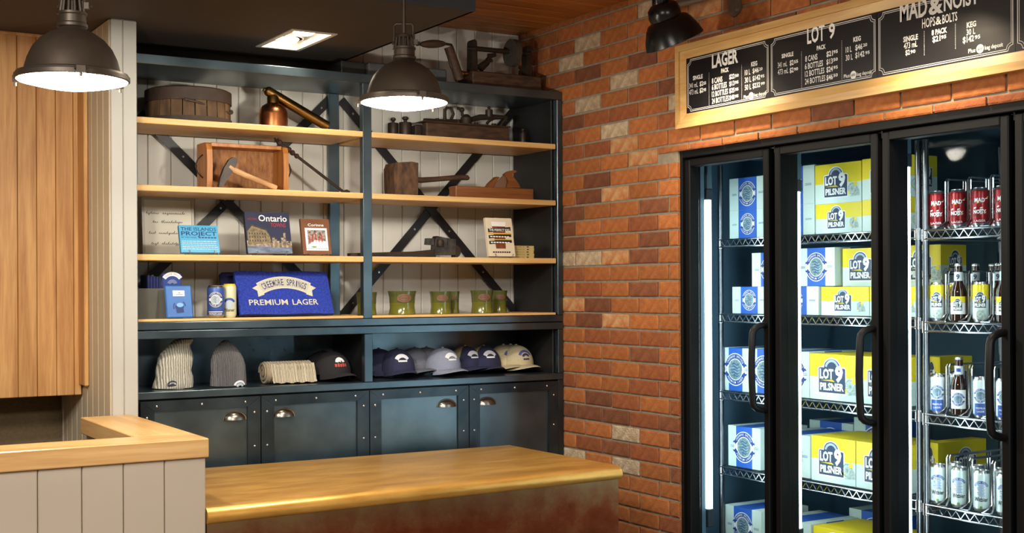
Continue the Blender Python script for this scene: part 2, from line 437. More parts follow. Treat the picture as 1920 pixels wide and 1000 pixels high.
def mean_phase(ys): return cmath.phase(sum(cmath.exp(2j*PI*y/PIT) for y in ys))/(2*PI) % 1
phA, phB = mean_phase(yA), mean_phase(yB)
spots = {
 'pale': [(1101, 87), (1071, 124), (1170, 154), (1103, 201), (1151, 247), (1215, 24), (1257, 196), (1070, 486), (1104, 484), (1172, 810), (1076, 849), (1170, 867)],
 'tan': [(1169, 273), (1203, 297), (1154, 483), (1152, 366), (1077, 571), (1152, 597), (1151, 604), (1300, 15)],
 'dark': [(1104, 139), (1247, 166), (1121, 342), (1104, 372), (1077, 402), (1223, 451), (1079, 457), (1205, 541), (1121, 570), (1103, 603), (1121, 742), (1070, 763), (1104, 769), (1154, 778), (1253, 792), (1152, 835), (1263, 823), (1263, 888), (1600, 197)],
 'red': [(1206, 423), (1104, 684), (1206, 783), (1263, 762), (1200, 640), (1120, 640), (1245, 690), (1180, 720)]}
kind_of = {}
def cell(y, z):
    r = math.floor((z-zj)/COURSE); ph = phA if (r-base_row) % 2 == 0 else phB
    return r, math.floor(y/PIT-ph)
for k, L in spots.items():
    for (px, py) in L:
        p = at(px, py, 0, X0); kind_of[cell(p.y, p.z)] = k
rb = random.Random(11); J = 0.0095
zlow, zhigh, yopen, zopen = 0.55, 2.79, 3.955, 2.092
r0, r1 = math.floor((zlow-zj)/COURSE), math.ceil((ZP-zj)/COURSE)
for r in range(r0, r1):
    zb = zj+r*COURSE; zt = zb+COURSE
    ph = phA if (r-base_row) % 2 == 0 else phB
    for i in range(6, 27):
        ya = (i+ph)*PIT; yb = ya+PIT
        ymin = 1.50 if zt > zopen+.02 else yopen
        ymax = 4.90 if zt < 2.50 else 5.149
        a, b = max(ya+J/2, ymin), min(yb-J/2, ymax)
        if a >= b-0.02: continue
        z0_, z1_ = zb+J/2, zt-J/2
        if zb < zopen < zt and a < yopen: z0_ = zopen
        if z1_-z0_ < 0.012: continue
        # nothing of a brick behind the menu board is in view
        if 1.52 < a and b < 3.89 and z0_ > 2.20 and z1_ < 2.46: continue
        kd = kind_of.get((r, i)) or rb.choices(['orange', 'red', 'dark'], [0.74, 0.22, 0.04])[0]
        brick((a+b)/2, (z0_+z1_)/2, b-a, z1_-z0_, kd, rb.randrange(100))

# boarded back wall
wall_back = struct(MB().box(1.20, 3.199, YB+.012, YB+.10, 0, 2.90).build('wall_back', M['board_white']))
bw = 0.0955
pm = MB().cbox(0, bw-.002, 0, .014, 0, 1.87, .003).mesh('plank', [M['board_white']])
x = 1.235
while x < 3.15:
    link('plank', pm, wall_back, (x, YB, 0.90)); x += bw
# dark-painted panel standing in for shade between shelving top and dropped ceiling
struct(MB().box(1.24, 2.236, YB-.012, YB-.001, 2.4385, ZC-.001).build('shade_panel', M['dark_ceiling']))
# partition with a boarded end and side
PX0, PX1, PY = at(207, 36, 1, 4.66).x, at(257.6, 400, 1, 4.66).x, 4.66
wall_left = struct(MB().box(PX0+.006, PX1-.003, PY+.006, 5.42, 0, ZC).build('wall_left', M['board_white']))
xs = at(231, 300, 1, PY).x
for a, b in ((PX0, xs-.001), (xs+.001, PX1)):
    MB().cbox(a, b, PY, PY+.010, 0.70, ZC-.002, .0025).build('plank', M['board_pillar'], wall_left)
y = PY+.012; pw = 0.088
pm = MB().cbox(0, .010, 0, pw-.003, 0, ZC-.702, .0025).mesh('plank', [M['board_side']])
while y < 5.40:
    link('plank', pm, wall_left, (PX0-.004, y, 0.70)); y += pw
# timber-clad bulkhead over the staff side, with its batten
wy = 5.09; zb = at(85, 743.5, 1, wy).z
bulk = struct(MB().box(-1.2, PX0-.02, wy+.016, wy+.30, zb, ZC).build('wall_bulkhead', M['plank_wall']))
seams = [at(px, 400, 1, wy).x for px in (172, 138, 105, 69, 33)]; wbd = (seams[0]-seams[-1])/4
xx = [PX0-.010]+seams[1:]
while xx[-1] > 0.30: xx.append(xx[-1]-wbd)
for a, b in zip(xx[1:], xx[:-1]):
    MB().cbox(a+.0008, b-.0008, wy, wy+.018, zb, ZC-.012, .0022).build('plank', M['plank_wall'], bulk)
struct(MB().cbox(PX0-.022, PX0-.006, 4.985, 5.088, at(176, 722, 1, 5.04).z, ZC-.012, .003).build('trim_1', M['plank_wall']))
struct(MB().cbox(-1.2, PX0-.02, wy-.004, wy+.016, ZC-.013, ZC, .003).build('trim_2', M['plank_wall']))
# recess under the bulkhead
struct(MB().box(-1.6, 1.22, 5.46, 5.56, 0, 2.6).build('wall_alcove', M['khaki']))
ka = at(117, 800, 1, 5.44).x; kb = at(129, 800, 1, 5.44).x
struct(MB().cbox(ka, kb, 5.435, 5.46, 0, 1.9, .003).build('trim_3', M['board_beige']))
# ceilings
BXR, BYF = 2.243, 3.905
mb = MB(); mb.box(-3.2, BXR, BYF, 5.60, ZC, 2.90, 0)
drop = mb; 
# downlight hole corners (dropped ceiling plane)
DL = [at(*q, 2, ZC) for q in ((484, 85), (558, 96), (635, 62), (543, 55))]
dx0, dx1 = (DL[0].x+DL[3].x)/2, (DL[1].x+DL[2].x)/2; dy0, dy1 = (DL[2].y+DL[3].y)/2, (DL[0].y+DL[1].y)/2
mb = MB()
mb.box(-3.2, dx0, BYF+.01, 5.60, ZC, ZC+.02); mb.box(dx1, BXR-.002, BYF+.01, 5.60, ZC, ZC+.02)
mb.box(dx0, dx1, BYF+.01, dy0, ZC, ZC+.02); mb.box(dx0, dx1, dy1, 5.60, ZC, ZC+.02)
drop_o = struct(mb.build('ceiling_dropped', M['dark_ceiling']))
mb = MB(); mb.box(-3.2, BXR, BYF, BYF+.012, ZC, 2.90); mb.box(BXR-.012, BXR, BYF+.012, 5.60, ZC, 2.90)
struct(mb.build('ceiling_bulkhead_face', M['bulkhead_face']))
ceil_o = struct(MB().box(-3.2, 3.30, -3.2, 5.60, ZP+.012, 2.92).build('ceiling', M['plank_ceiling']))
y = 5.15; cw = 0.105
pm = MB().cbox(1.0, 3.199, 0, cw-.003, 0, .012, .003).mesh('plank', [M['plank_ceiling']])
while y > 3.0:
    y -= cw; link('plank', pm, ceil_o, (0, y, ZP))

# ================================================================ RECESSED DOWNLIGHT
t = thing('recessed_downlight', 'white square-trimmed recessed twin downlight glowing in the dark ceiling', 'ceiling light', ((dx0+dx1)/2, (dy0+dy1)/2, ZC))
hx, hy = (dx1-dx0)/2, (dy1-dy0)/2; fw = .018
mb = MB()
for a in (-hx, hx-fw): mb.box(a, a+fw, -hy, hy, -.004, .001)
for a in (-hy, hy-fw): mb.box(-hx+fw, hx-fw, a, a+fw, -.004, .001)
mb.build('trim_ring', M['fixture_white'], t)
mb = MB(); a, b = hx-.004, hy-.004
mb.box(-a, -a+.003, -b, b, .001, .075); mb.box(a-.003, a, -b, b, .001, .075) ; mb.box(-a, a, -b, -b+.003, .001, .075); mb.box(-a, a, b-.003, b, .001, .075); mb.box(-a, a, -b, b, .075, .078)
mb.build('housing', M['fixture_white'], t)
for s in (-1, 1):
    g = MB().lathe([(.062, .020), (.066, .020), (.074, .074), (.070, .074), (.062, .020)], 24, (0, s*hy*.46, 0)).build('lamp_head', M['fixture_white'], t)
    MB().ball((0, s*hy*.46, .026), .050, 16, sc=(1, 1, .5)).build('lamp_bulb', M['down'], g)
light('downlight_beam', 'SPOT', ((dx0+dx1)/2, (dy0+dy1)/2, ZC-.01), 16, WARM, ((dx0+dx1)/2, (dy0+dy1)/2, 0), spot_size=math.radians(100), spot_blend=0.6, shadow_soft_size=0.06)

# ================================================================ PENDANTS
def pendant(loc, label, D, PW=28):
    k = D/0.30
    t = thing('pendant_lamp', label, 'pendant lamp', loc, 0, 'bronze warehouse pendants over the counters')
    P = lambda L: [(r*k, z*k) for r, z in L]
    MB().lathe(P([(.150, .012), (.152, .020), (.132, .026), (.128, .040), (.122, .062), (.108, .092), (.088, .116), (.062, .134), (.040, .144), (.036, .150), (.033, .150), (.056, .130), (.082, .110), (.103, .088), (.117, .060), (.123, .030), (.147, .014)]), 40).build('shade', M['lamp_shade'], t)
    r = MB().lathe(P([(.1525, .0), (.157, .002), (.157, .013), (.150, .014)]), 40).build('lens_ring', M['lamp_shade'], t)
    for a in (25, 145, 265):
        x, y = .160*k*math.cos(math.radians(a)), .160*k*math.sin(math.radians(a)); m = MB()
        d = Vector((x, y, 0)).normalized(); s = Vector((-d.y, d.x, 0))
        m.obox((x, y, .008*k), d*.010*k, s*.012*k, (0, 0, .010*k)); m.cyl((x-s.x*.016*k, y-s.y*.016*k, .014*k), (x+s.x*.016*k, y+s.y*.016*k, .014*k), .006*k, n=8)
        m.cyl((x+d.x*.006*k, y+d.y*.006*k, -.012*k), (x+d.x*.006*k, y+d.y*.006*k, .012*k), .004*k, n=8)
        m.build('clamp', M['lamp_shade'], r)
    MB().lathe(P([(0, -.026), (.02, -.0255), (.05, -.0225), (.085, -.0165), (.120, -.009), (.148, -.002), (.152, .001)]), 40).build('lens', M['lens'], t)
    MB().lathe(P([(.036, .148), (.042, .152), (.042, .160), (.038, .164), (.038, .184), (.041, .187), (.041, .193), (.030, .196), (.012, .200)]), 24).build('collar', M['lamp_shade'], t)
    c = MB()
    for i in range(12):
        a = 2*PI*i/12; c.cyl((.033*k*math.cos(a), .033*k*math.sin(a), .192*k), (.028*k*math.cos(a), .028*k*math.sin(a), .228*k), .0045*k, n=6)
    c.lathe(P([(.020, .192), (.020, .226), (.031, .226), (.029, .236), (.012, .242)]), 20)
    v = c.build('vent_cap', M['lamp_shade'], t); v['kind'] = 'thing'
    b = MB(); hw = .034*k
    b.tube([(-hw, 0, .205*k), (-hw, 0, .268*k), (-hw*.8, 0, .276*k), (hw*.8, 0, .276*k), (hw, 0, .268*k), (hw, 0, .205*k)], .0042*k, 8)
    b.obox((hw+.008*k, 0, .212*k), (.007*k, 0, 0), (0, .007*k, 0), (0, 0, .009*k)); b.cyl((hw, 0, .21*k), (hw+.022*k, 0, .21*k), .004*k, n=8)
    b.cyl((-hw-.008*k, 0, .21*k), (-hw, 0, .21*k), .006*k, n=8)
    b.build('bail', M['lamp_shade'], t, rot=(0, 0, -YAW))
    light('pendant_bulb', 'POINT', Vector(loc)+Vector((0, 0, -.040*k)), PW, (1.0, .90, .75), shadow_soft_size=.04)
    top = (ZP if loc[1] < BYF-.1 else ZC)-loc[2]
    MB().cyl((0, 0, .238*k), (0, 0, top-.02), .0075*k, n=12).build('stem', M['lamp_shade'], t)
    MB().lathe([(.055, top), (.055, top-.012), (.02, top-.03), (.0075*k, top-.03)], 24).build('canopy', M['lamp_shade'], t)
    return t
l1 = EYE+(RV*((136-960)/FPX)+UV*((CYP-152)/FPX)+FW)*3.59
l2 = EYE+(RV*((758-960)/FPX)+UV*((CYP-193)/FPX)+FW)*4.20
pendant(l1, 'bronze pendant lamp hanging over the beige counter, before the timber cladding', 0.30, 36)
pendant(l2, 'bronze pendant lamp hanging over the copper counter, before the shelving', 0.284, 46)

# ================================================================ COUNTERS
yf, yi = 3.775, at(238, 820, 2, ZD).y; xr, xl = 1.226, 1.045; ct = .058
t = thing('service_counter', 'beige boarded service counter with an L-shaped pale timber cap', 'counter', (0, 0, 0))
m = MB(); m.box(-0.9, xr-.018, yf+.03, yi-.02, 0, ZD-ct); m.box(xl+.02, xr-.018, yi-.02, PY-.004, 0, ZD-ct)
m.build('carcass', M['board_beige'], t)
m = MB(); w_ = .115
sx = [at(px, 950, 1, yf+.015).x for px in (309, 232, 154, 71)]
xs_ = [xr-.006]+sx
while xs_[-1] > -.8: xs_.append(xs_[-1]-w_)
for a, b in zip(xs_[1:], xs_[:-1]):
    MB().cbox(a+.001, b-.001, yf+.014, yf+.032, 0.02, ZD-ct-.001, .003).build('plank', M['board_beige'], t)
MB().cbox(xr-.018, xr-.006, yf+.034, PY-.006, 0.02, ZD-ct-.001, .003).build('end_panel', M['board_beige'], t)
cp = MB().cbox(-0.9, xr, yf, yi, ZD-ct, ZD, .003); cp.build('cap', M['cap_wood'], t)
MB().cbox(xl, xr, yi+.0005, PY-.002, ZD-ct, ZD, .003).build('cap', wood('counter_return_wood', S(224, 184, 124), S(200, 152, 90), 1, 0.36, 0.8), t)

# copper-clad counter with a rolled front edge
cm, nt, b = nm('patinated_copper_top'); b.inputs['Metallic'].default_value = .6
tc = node(nt, 'ShaderNodeTexCoord'); mp = node(nt, 'ShaderNodeMapping'); mp.inputs['Scale'].default_value = (1.2, 5, 5); nt.links.new(tc.outputs['Object'], mp.inputs[0])
n1 = node(nt, 'ShaderNodeTexNoise'); n1.inputs['Scale'].default_value = 3; n1.inputs['Detail'].default_value = 9; n1.inputs['Roughness'].default_value = .65; nt.links.new(mp.outputs[0], n1.inputs['Vector'])
rp = node(nt, 'ShaderNodeValToRGB'); e = rp.color_ramp.elements; e[0].position = .3; e[0].color = S(200, 142, 62); e[1].position = .7; e[1].color = S(240, 188, 100)
nt.links.new(n1.outputs['Fac'], rp.inputs[0]); nt.links.new(rp.outputs[0], b.inputs['Base Color'])
mr = node(nt, 'ShaderNodeMapRange'); mr.inputs[3].default_value = .24; mr.inputs[4].default_value = .44; nt.links.new(n1.outputs['Fac'], mr.inputs[0]); nt.links.new(mr.outputs[0], b.inputs['Roughness'])
bp = node(nt, 'ShaderNodeBump'); bp.inputs['Strength'].default_value = .08; bp.inputs['Distance'].default_value = .01; nt.links.new(n1.outputs['Fac'], bp.inputs['Height']); nt.links.new(bp.outputs[0], b.inputs['Normal'])
cf, nt, b = nm('patinated_copper_front'); b.inputs['Metallic'].default_value = .9
tc = node(nt, 'ShaderNodeTexCoord'); n1 = node(nt, 'ShaderNodeTexNoise'); n1.inputs['Scale'].default_value = 5; n1.inputs['Detail'].default_value = 9; n1.inputs['Roughness'].default_value = .7; nt.links.new(tc.outputs['Object'], n1.inputs['Vector'])
rp = node(nt, 'ShaderNodeValToRGB'); e = rp.color_ramp.elements; e[0].position = .3; e[0].color = S(124, 54, 30); e[1].position = .68; e[1].color = S(168, 106, 64); q = e.new(.5); q.color = S(146, 70, 40)
nt.links.new(n1.outputs['Fac'], rp.inputs[0])
# heat-tinted olive band near the roll, its edge broken by the same noise
sp = node(nt, 'ShaderNodeSeparateXYZ'); nt.links.new(tc.outputs['Object'], sp.inputs[0])
ad = node(nt, 'ShaderNodeMath', operation='MULTIPLY_ADD'); ad.inputs[1].default_value = .34; nt.links.new(n1.outputs['Fac'], ad.inputs[0]); nt.links.new(sp.outputs['Z'], ad.inputs[2])
rm = node(nt, 'ShaderNodeMapRange'); rm.inputs[1].default_value = .89; rm.inputs[2].default_value = 1.02; nt.links.new(ad.outputs[0], rm.inputs[0])
mxc = node(nt, 'ShaderNodeMixRGB'); mxc.inputs[2].default_value = S(140, 124, 88); rm.inputs[4].default_value = .7; nt.links.new(rm.outputs[0], mxc.inputs[0]); nt.links.new(rp.outputs[0], mxc.inputs[1]); nt.links.new(mxc.outputs[0], b.inputs['Base Color'])
mr = node(nt, 'ShaderNodeMapRange'); mr.inputs[3].default_value = .28; mr.inputs[4].default_value = .55; nt.links.new(n1.outputs['Fac'], mr.inputs[0]); nt.links.new(mr.outputs[0], b.inputs['Roughness'])
M['copper_top'], M['copper_front'] = cm, cf
ZK = 0.885; rr = .030
t = thing('copper_counter', 'copper-clad counter with a rolled front edge and darker patinated front', 'counter', (0, 0, 0))
kl, kr_b, kr_f = xr-.004, at(955, 835, 2, ZK).x, at(1173, 876, 2, ZK).x
kb_l, kb_r = at(376, 878, 2, ZK).y, at(955, 835, 2, ZK).y
kf_l, kf_r = at(376, 973, 2, ZK-rr*.9).y, at(1173, 888, 2, ZK-rr*.9).y
kf_l = max(kf_l, yf+.0)
prof = [(0, 0)]
m = MB(); V = []; ring = []
for (xx_, y0_, yb_) in ((kl, kf_l, kb_l), (kr_f, kf_r, kb_r)):
    xb_ = xx_ if xx_ == kl else kr_b
    pr = [(xb_, yb_, ZK), (xx_, y0_+rr*1.2, ZK)]
    for i in range(1, 9):
        a = PI/2*i/8*1.25; pr.append((xx_, y0_+rr-rr*math.sin(a), ZK-rr+rr*math.cos(a)))
    pr.append((xx_, y0_+rr*.35, ZK-rr*1.6)); pr.append((xb_, yb_, ZK-rr*1.6))
    ring.append(pr)
n = len(ring[0]); V = ring[0]+ring[1]
m.add(V, [(i, n+i, n+(i+1) % n, (i+1) % n) for i in range(n)], 0, True); m.add(V, [tuple(range(n))[::-1], tuple(range(n, 2*n))])
m.build('worktop', M['copper_top'], t)
m = MB(); d = .012
V = [(kl, kf_l+d, 0), (kr_f-.012, kf_r+d, 0), (kr_b-.01, kb_r-.01, 0), (kl, kb_l-.01, 0)]
V = V+[(a, b_, ZK-rr*1.6-.0005) for a, b_, _ in V]
m.add(V, [(0, 3, 2, 1), (4, 5, 6, 7), (0, 1, 5, 4), (1, 2, 6, 5), (2, 3, 7, 6), (3, 0, 4, 7)]).build('front_panel', M['copper_front'], t)
# small dents along the rolled edge are part of the sheet itself
def rel(mb, b):
    b = Vector(b); mb.v = [(x-b.x, y-b.y, z-b.z) for x, y, z in mb.v]; return mb
def P(px, py, Y): return at(px, py, 1, Y)

# ================================================================ SHELVING
XL, XM0, XM1, XR = 1.252, 2.203, 2.242, 3.188
YR = 5.10
ZT, ZTB = 2.438, 2.402
ROW = [P(258.5, y, YF).z for y in (217.7, 346.6, 477.5)]; ROW = [2.2005, (ROW[1]+P(1044, 375.5, YF).z)/2, (ROW[2]+P(1044, 484, YF).z)/2, 1.442]
BT = .023
sh = thing('shelving_unit', 'tall blackened steel shelving with pale timber boards and diagonal braces', 'shelving', (XL, YF, ZTB-1))
b0 = Vector((XL, YF, ZTB-1))
def SP(mb, name, m, parent=sh): return rel(mb, b0).build(name, m, parent)
SP(MB().cbox(XL, XR, YF, 5.135, ZTB, ZT, .002), 'top_plate', M['steel'])
for (a, b) in ((XM0, XM1), (3.160, XR), (XL, XL+.03)):
    SP(MB().cbox(a, b, YF+.001, YF+.035, 1.431, ZTB-.0005, .002), 'post', M['steel'])
xa, xb_ = P(618.5, 400, YR).x, P(637, 400, YR).x
SP(MB().cbox(xa, xb_, YR, YR+.022, 1.431, ZTB-.0005, .002), 'post', M['steel'])
SP(MB().cbox(3.150, 3.1585, YF+.036, 5.135, 1.431, ZTB-.0005, .001), 'side_panel', M['steel_dark'])
SP(MB().cbox(XL, XL+.008, YF+.036, 5.135, 1.431, ZTB-.0005, .001), 'side_panel', M['steel_dark'])
for i, z in enumerate(ROW):
    th = BT if i < 3 else .010
    for a, b in ((XL+.0085, XM0-.0005), (XM1+.0005, 3.1495)):
        fr = YF-.002 if i < 3 else YF+.002
        # board notched round the posts: the front strip runs between posts
        SP(MB().cbox(a, b, fr, YR-.001, z-th, z, .002), 'shelf_board', M['shelf_wood'])
SP(MB().cbox(XL, XR, YF, 5.13, P(264, 621, YF).z+.002, 1.4305, .002), 'base_rail', M['steel'])
def brace(p, q, Y, w=.038):
    a, b = P(*p, Y), P(*q, Y); d = (b-a); u = d.normalized(); n = Vector((u.z, 0, -u.x))
    o = SP(MB().obox((a+b)/2, d/2, n*(w/2), (0, .0025, 0)), 'brace', M['steel_dark'])
    m = MB()
    for s in (.06, .2, .4, .6, .8, .94):
        c = a+d*s; m.cyl(c+Vector((0, -.0025, 0)), c+Vector((0, -.007, 0)), .006, .004, 8)
    bb = rel(m, b0).build('bolts', M['rivet'], o); bb['kind'] = 'stuff'
YBR = 5.128
brace((262, 212), (640, 596), YBR); brace((262, 541), (622, 183), YBR+.0055)
brace((640, 188), (966, 585), YBR); brace((640, 594), (966, 204), YBR+.0055)

# ================================================================ CABINET
zr0, zr1 = P(264, 621.5, YF).z, P(262, 637, YF).z
zl0, zl1 = 1.168, 1.140
cb = thing('storage_cabinet', 'blackened steel cabinet with an open cubby row above four riveted doors', 'cabinet', (XL, YF, 0)); b0 = Vector((XL, YF, 0))
def CP(mb, name, m, parent=cb): return rel(mb, b0).build(name, m, parent)
CP(MB().cbox(XL, XR, YF-.001, 5.13, zr1, zr0, .002), 'top_rail', M['steel'])
for a, b in ((XM0+.002, XM1), (3.160, XR), (XL, XL+.03)):
    CP(MB().cbox(a, b, YF, YF+.03, zl0+.0005, zr1-.0005, .002), 'post', M['steel'])
CP(MB().cbox(3.150, 3.159, YF+.031, 5.13, zl0+.0005, zr1-.0005, .001), 'side_panel', M['steel_dark'])
CP(MB().cbox(XM0+.014, XM0+.024, YF+.031, 5.115, zl0+.0005, zr1-.0005, .001), 'divider', M['steel_dark'])
CP(MB().box(XL+.001, 3.149, 5.118, 5.130, zl0+.0005, zr1-.0005), 'back_panel', M['steel'])
CP(MB().cbox(XL, XR, YF-.001, 5.13, zl1, zl0, .002), 'ledge', M['steel'])
CP(MB().box(XL+.004, 3.156, YF+.03, 5.13, 0.02, zl1-.001), 'carcass', M['steel_dark'])
CP(MB().cbox(3.160, XR, YF, YF+.03, 0.02, zl1-.001, .002), 'post', M['steel_dark'])
dz1, dz0 = zl1-.006, 0.12
def cup(m, c, a, b, d):
    V, F = [], []; nu, nv = 14, 6
    for i in range(nu+1):
        u = PI*i/nu
        for k in range(nv+1):
            v = PI/2*k/nv; V.append((c[0]+a*math.cos(u), c[1]-d*math.sin(u)*math.sin(v), c[2]+b*math.sin(u)*math.cos(v)))
    for i in range(nu):
        for k in range(nv): F.append((i*(nv+1)+k, (i+1)*(nv+1)+k, (i+1)*(nv+1)+k+1, i*(nv+1)+k+1))
    m.add(V, F, 0, True)
    m.tube([(c[0]+a*1.10*math.cos(PI*i/18), c[1]-.0015, c[2]+b*1.10*math.sin(PI*i/18)) for i in range(19)], .0022, 6)
    return m
edges = [P(262, 760, YF).x, P(488.5, 760, YF).x, P(692, 740, YF).x, P(878.5, 720, YF).x, 3.158]
hand = [P(440, 784, YF), P(532, 778, YF), P(838, 760, YF), P(913, 756, YF)]
for i in range(4):
    a, b = edges[i]+.002, edges[i+1]-.002; fwid = .052
    d = CP(MB().cbox(a+.01, b-.01, YF+.004, YF+.012, dz0, dz1-.01, .001), 'door', M['steel'])
    ou = [(a, dz0), (b, dz0), (b, dz1), (a, dz1)]; inn = [(a+fwid, dz0+fwid), (b-fwid, dz0+fwid), (b-fwid, dz1-.040), (a+fwid, dz1-.040)]
    for k in range(4):      # mitred frame strips
        q = [ou[k], ou[(k+1) % 4], inn[(k+1) % 4], inn[k]]
        c = (sum(x for x, _ in q)/4, sum(z for _, z in q)/4)
        q = [(c[0]+(x-c[0])*.9985, c[1]+(z-c[1])*.9985) for x, z in q]
        CP(MB().prism(q, (0, YF+.004, 0), (1, 0, 0), (0, 0, 1), (0, -.008, 0)), 'frame_strip', M['steel_strip'], d)
    m = MB(); w_ = b-a
    rv = [(a+w_*s, dz1-.020) for s in (.13, .5, .87)]
    rv += [(x, z) for x in (a+.024, b-.024) for z in (dz1-.062, dz1-.195, dz1-.33, dz1-.46)]
    for x, z in rv: m.ball((x, YF-.004, z), .0048, 10, sc=(1, .7, 1))
    r = CP(m, 'rivets', M['rivet'], d); r['kind'] = 'stuff'
    h = hand[i]; CP(cup(MB(), (h.x, YF+.003, h.z-.008), .042, .030, .024), 'handle', M['nickel'], d)

# ================================================================ ON TOP OF THE SHELVING
M['crate'] = mat('grey_painted_crate', S(84, 88, 90), 0.7, var=0.3, scale=25, bump=.2)
M['box_black'] = mat('black_case', S(28, 27, 27), 0.6)
M['old_iron'] = mat('old_iron', S(66, 54, 46), 0.6, 0.55, var=0.4, scale=30, bump=.25)
M['old_wood_dark'] = mat('old_dark_wood', S(84, 58, 38), 0.65, c2=S(48, 32, 22), scale=18, stretch=(1, 4, 4), bump=.3)
Yc = 4.90
a, b = P(691, 130, Yc).x, P(838, 130, Yc).x; zt = min(P(690, 98, Yc).z, ZC-.012)
zc1 = ZC-.02
t = tag(MB().cbox(a, b, Yc, Yc+.20, ZT+.001, zc1, .006).build('storage_crate', M['crate']), 'grey painted crate wedged on top of the shelving below the dark ceiling', 'crate')
a2 = P(640, 125, Yc+.02).x
t = tag(MB().cbox(a2, a-.004, Yc+.02, Yc+.18, ZT+.001, zc1, .004).build('carry_case', M['box_black']), 'low black case on top of the shelving, touching the grey crate', 'case')
# hand brace drill leaning on the crate
Yb_ = 4.86; q = lambda x, y: P(x, y, Yb_)
base = P(865, 160, Yb_); base.z = ZT+.001
t = thing('hand_brace', 'old hand brace drill with a turned dark grip leaning over the grey crate', 'tool', base)
m = MB(); m.tube([q(x, y) for x, y in ((781, 84), (786, 83), (833, 82), (846, 84), (850, 92), (842, 100), (842, 112), (846, 126), (853, 134), (862, 137.5), (868, 138))], .006, 8)
rel(m, base).build('crank', M['old_iron'], t)
m = MB(); g0, g1 = q(789, 83), q(834, 82); d = g1-g0
m.tube([g0, g0+d*.08, g0+d*.3, g0+d*.5, g0+d*.7, g0+d*.92, g1], [.008, .012, .017, .018, .017, .012, .008], 12)
rel(m, base).build('grip', M['old_wood_dark'], t)
m = MB(); m.cyl(q(862, 137.5), q(876, 138), .011, .009, 10); m.ball(q(866, 138), .014, 10)
rel(m, base).build('chuck', mat('brass_chuck', S(150, 110, 60), .35, 1.0), t)
m = MB(); m.cyl(q(841, 88), q(862, 150), .021, .021, 14)
rel(m, base).build('head', M['old_wood_dark'], t)
# bench grinder on its plank
Yg = 4.90; q = lambda x, y: P(x, y, Yg)
base = q(940, 155); base.z = ZT+.001
t = thing('bench_grinder', 'dark antique hand grinder with a stone wheel between two posts', 'grinder', base)
x0, x1 = q(876, 140).x, 3.13
m = MB(); m.cbox(x0, x1, Yg-.05, Yg+.09, ZT+.001, q(900, 137).z, .005); rel(m, base).build('plank_base', M['old_wood_dark'], t)
z2 = q(890, 74).z
for xc, w_ in ((q(889, 100).x, .016), (q(991, 100).x, .014)):
    m = MB(); pr = [(-w_, 0)]+[(w_*math.cos(PI-PI*i/8)*.82, z2-q(900, 137).z-w_+w_*math.sin(PI-PI*i/8)) for i in range(9)]+[(w_, 0)]
    m.prism(pr[::-1], (xc, Yg+.04, q(900, 137).z), (1, 0, 0), (0, 0, 1), (0, -.045, 0)); rel(m, base).build('post', M['old_iron'], t)
m = MB(); m.cyl(q(876, 90), q(889, 91), .003, .010, 10); m.cyl(q(889, 91), q(995, 101), .011, n=12); rel(m, base).build('axle', M['old_iron'], t)
wc = q(961, 99.5); m = MB(); d = (q(995, 101)-q(889, 91)).normalized()
m.cyl(wc-d*.014, wc+d*.014, .062, n=28); m.cyl(wc-d*.02, wc+d*.02, .02, n=14); rel(m, base).build('stone_wheel', mat('grindstone', S(70, 64, 58), .9, var=.2, scale=40, bump=.3), t)
m = MB(); m.tube([q(900, 128), q(912, 118), q(919, 106), q(926, 104)], [.020, .016, .010, .008], 8); m.cyl(q(915, 104), q(929, 103), .009, n=8); m.cyl(q(914, 116), q(923, 113), .007, n=8); rel(m, base).build('tool_rest', M['old_iron'], t)

# ================================================================ ROW 1
Z1 = ROW[0]+.0005
M['copper'] = mat('old_copper', S(214, 142, 92), 0.30, 1.0, c2=S(150, 88, 50), scale=14, rvar=.1)
M['brass'] = mat('old_brass', S(122, 90, 48), 0.36, 1.0, c2=S(82, 60, 32), scale=14, rvar=.1)
M['stave'] = mat('weathered_stave', S(112, 84, 54), .8, c2=S(68, 48, 32), scale=30, stretch=(1, 1, .25), bump=.5, objrand=.2)
M['hoop'] = mat('tub_band', S(64, 48, 38), .7, var=.35, scale=25, bump=.3)
c = P(353, 222, 4.955); cx, cy = c.x, c.y; R_ = .166; hz = P(353, 167, 4.83).z-Z1
t = thing('wooden_tub', 'low weathered wooden tub with dark bands and a wire bail', 'tub', (cx, cy, Z1))
ns = 22
for i in range(ns):
    a0, a1 = 2*PI*i/ns+.012, 2*PI*(i+1)/ns-.012; V = []
    for r_, z in ((R_*1.0, 0), (R_*.97, hz)):
        for rad in (r_-.014, r_):
            V += [(rad*math.cos(a0), rad*math.sin(a0), z), (rad*math.cos(a1), rad*math.sin(a1), z)]
    MB().add(V, [(0, 1, 3, 2), (4, 6, 7, 5), (2, 3, 7, 6), (0, 4, 5, 1), (0, 2, 6, 4), (1, 5, 7, 3)]).build('stave', M['stave'], t)
MB().lathe([(0, .01), (R_-.016, .01)], 24).build('tub_bottom', M['hoop'], t)
MB().lathe([(R_*.985, hz*.66), (R_*.985+.005, hz*.66), (R_*.975+.006, hz+.004), (R_*.94, hz+.010), (R_*.94-.02, hz+.006)], 36).build('rim_band', M['hoop'], t)
MB().lathe([(R_*1.0, .004), (R_+.004, .004), (R_+.003, .022), (R_*.99, .022)], 36).build('hoop', M['hoop'], t)
h0 = P(348, 186, cy-R_-.008); h1 = P(432, 213, cy-R_*.55)
m = MB(); m.tube([h0, h0.lerp(h1, .2)+Vector((0, -.012, .001)), h0.lerp(h1, .5)+Vector((0, -.018, -.002)), h0.lerp(h1, .8)+Vector((.004, -.012, -.002)), h1, h1+Vector((.010, .01, .004))], .0048, 6)
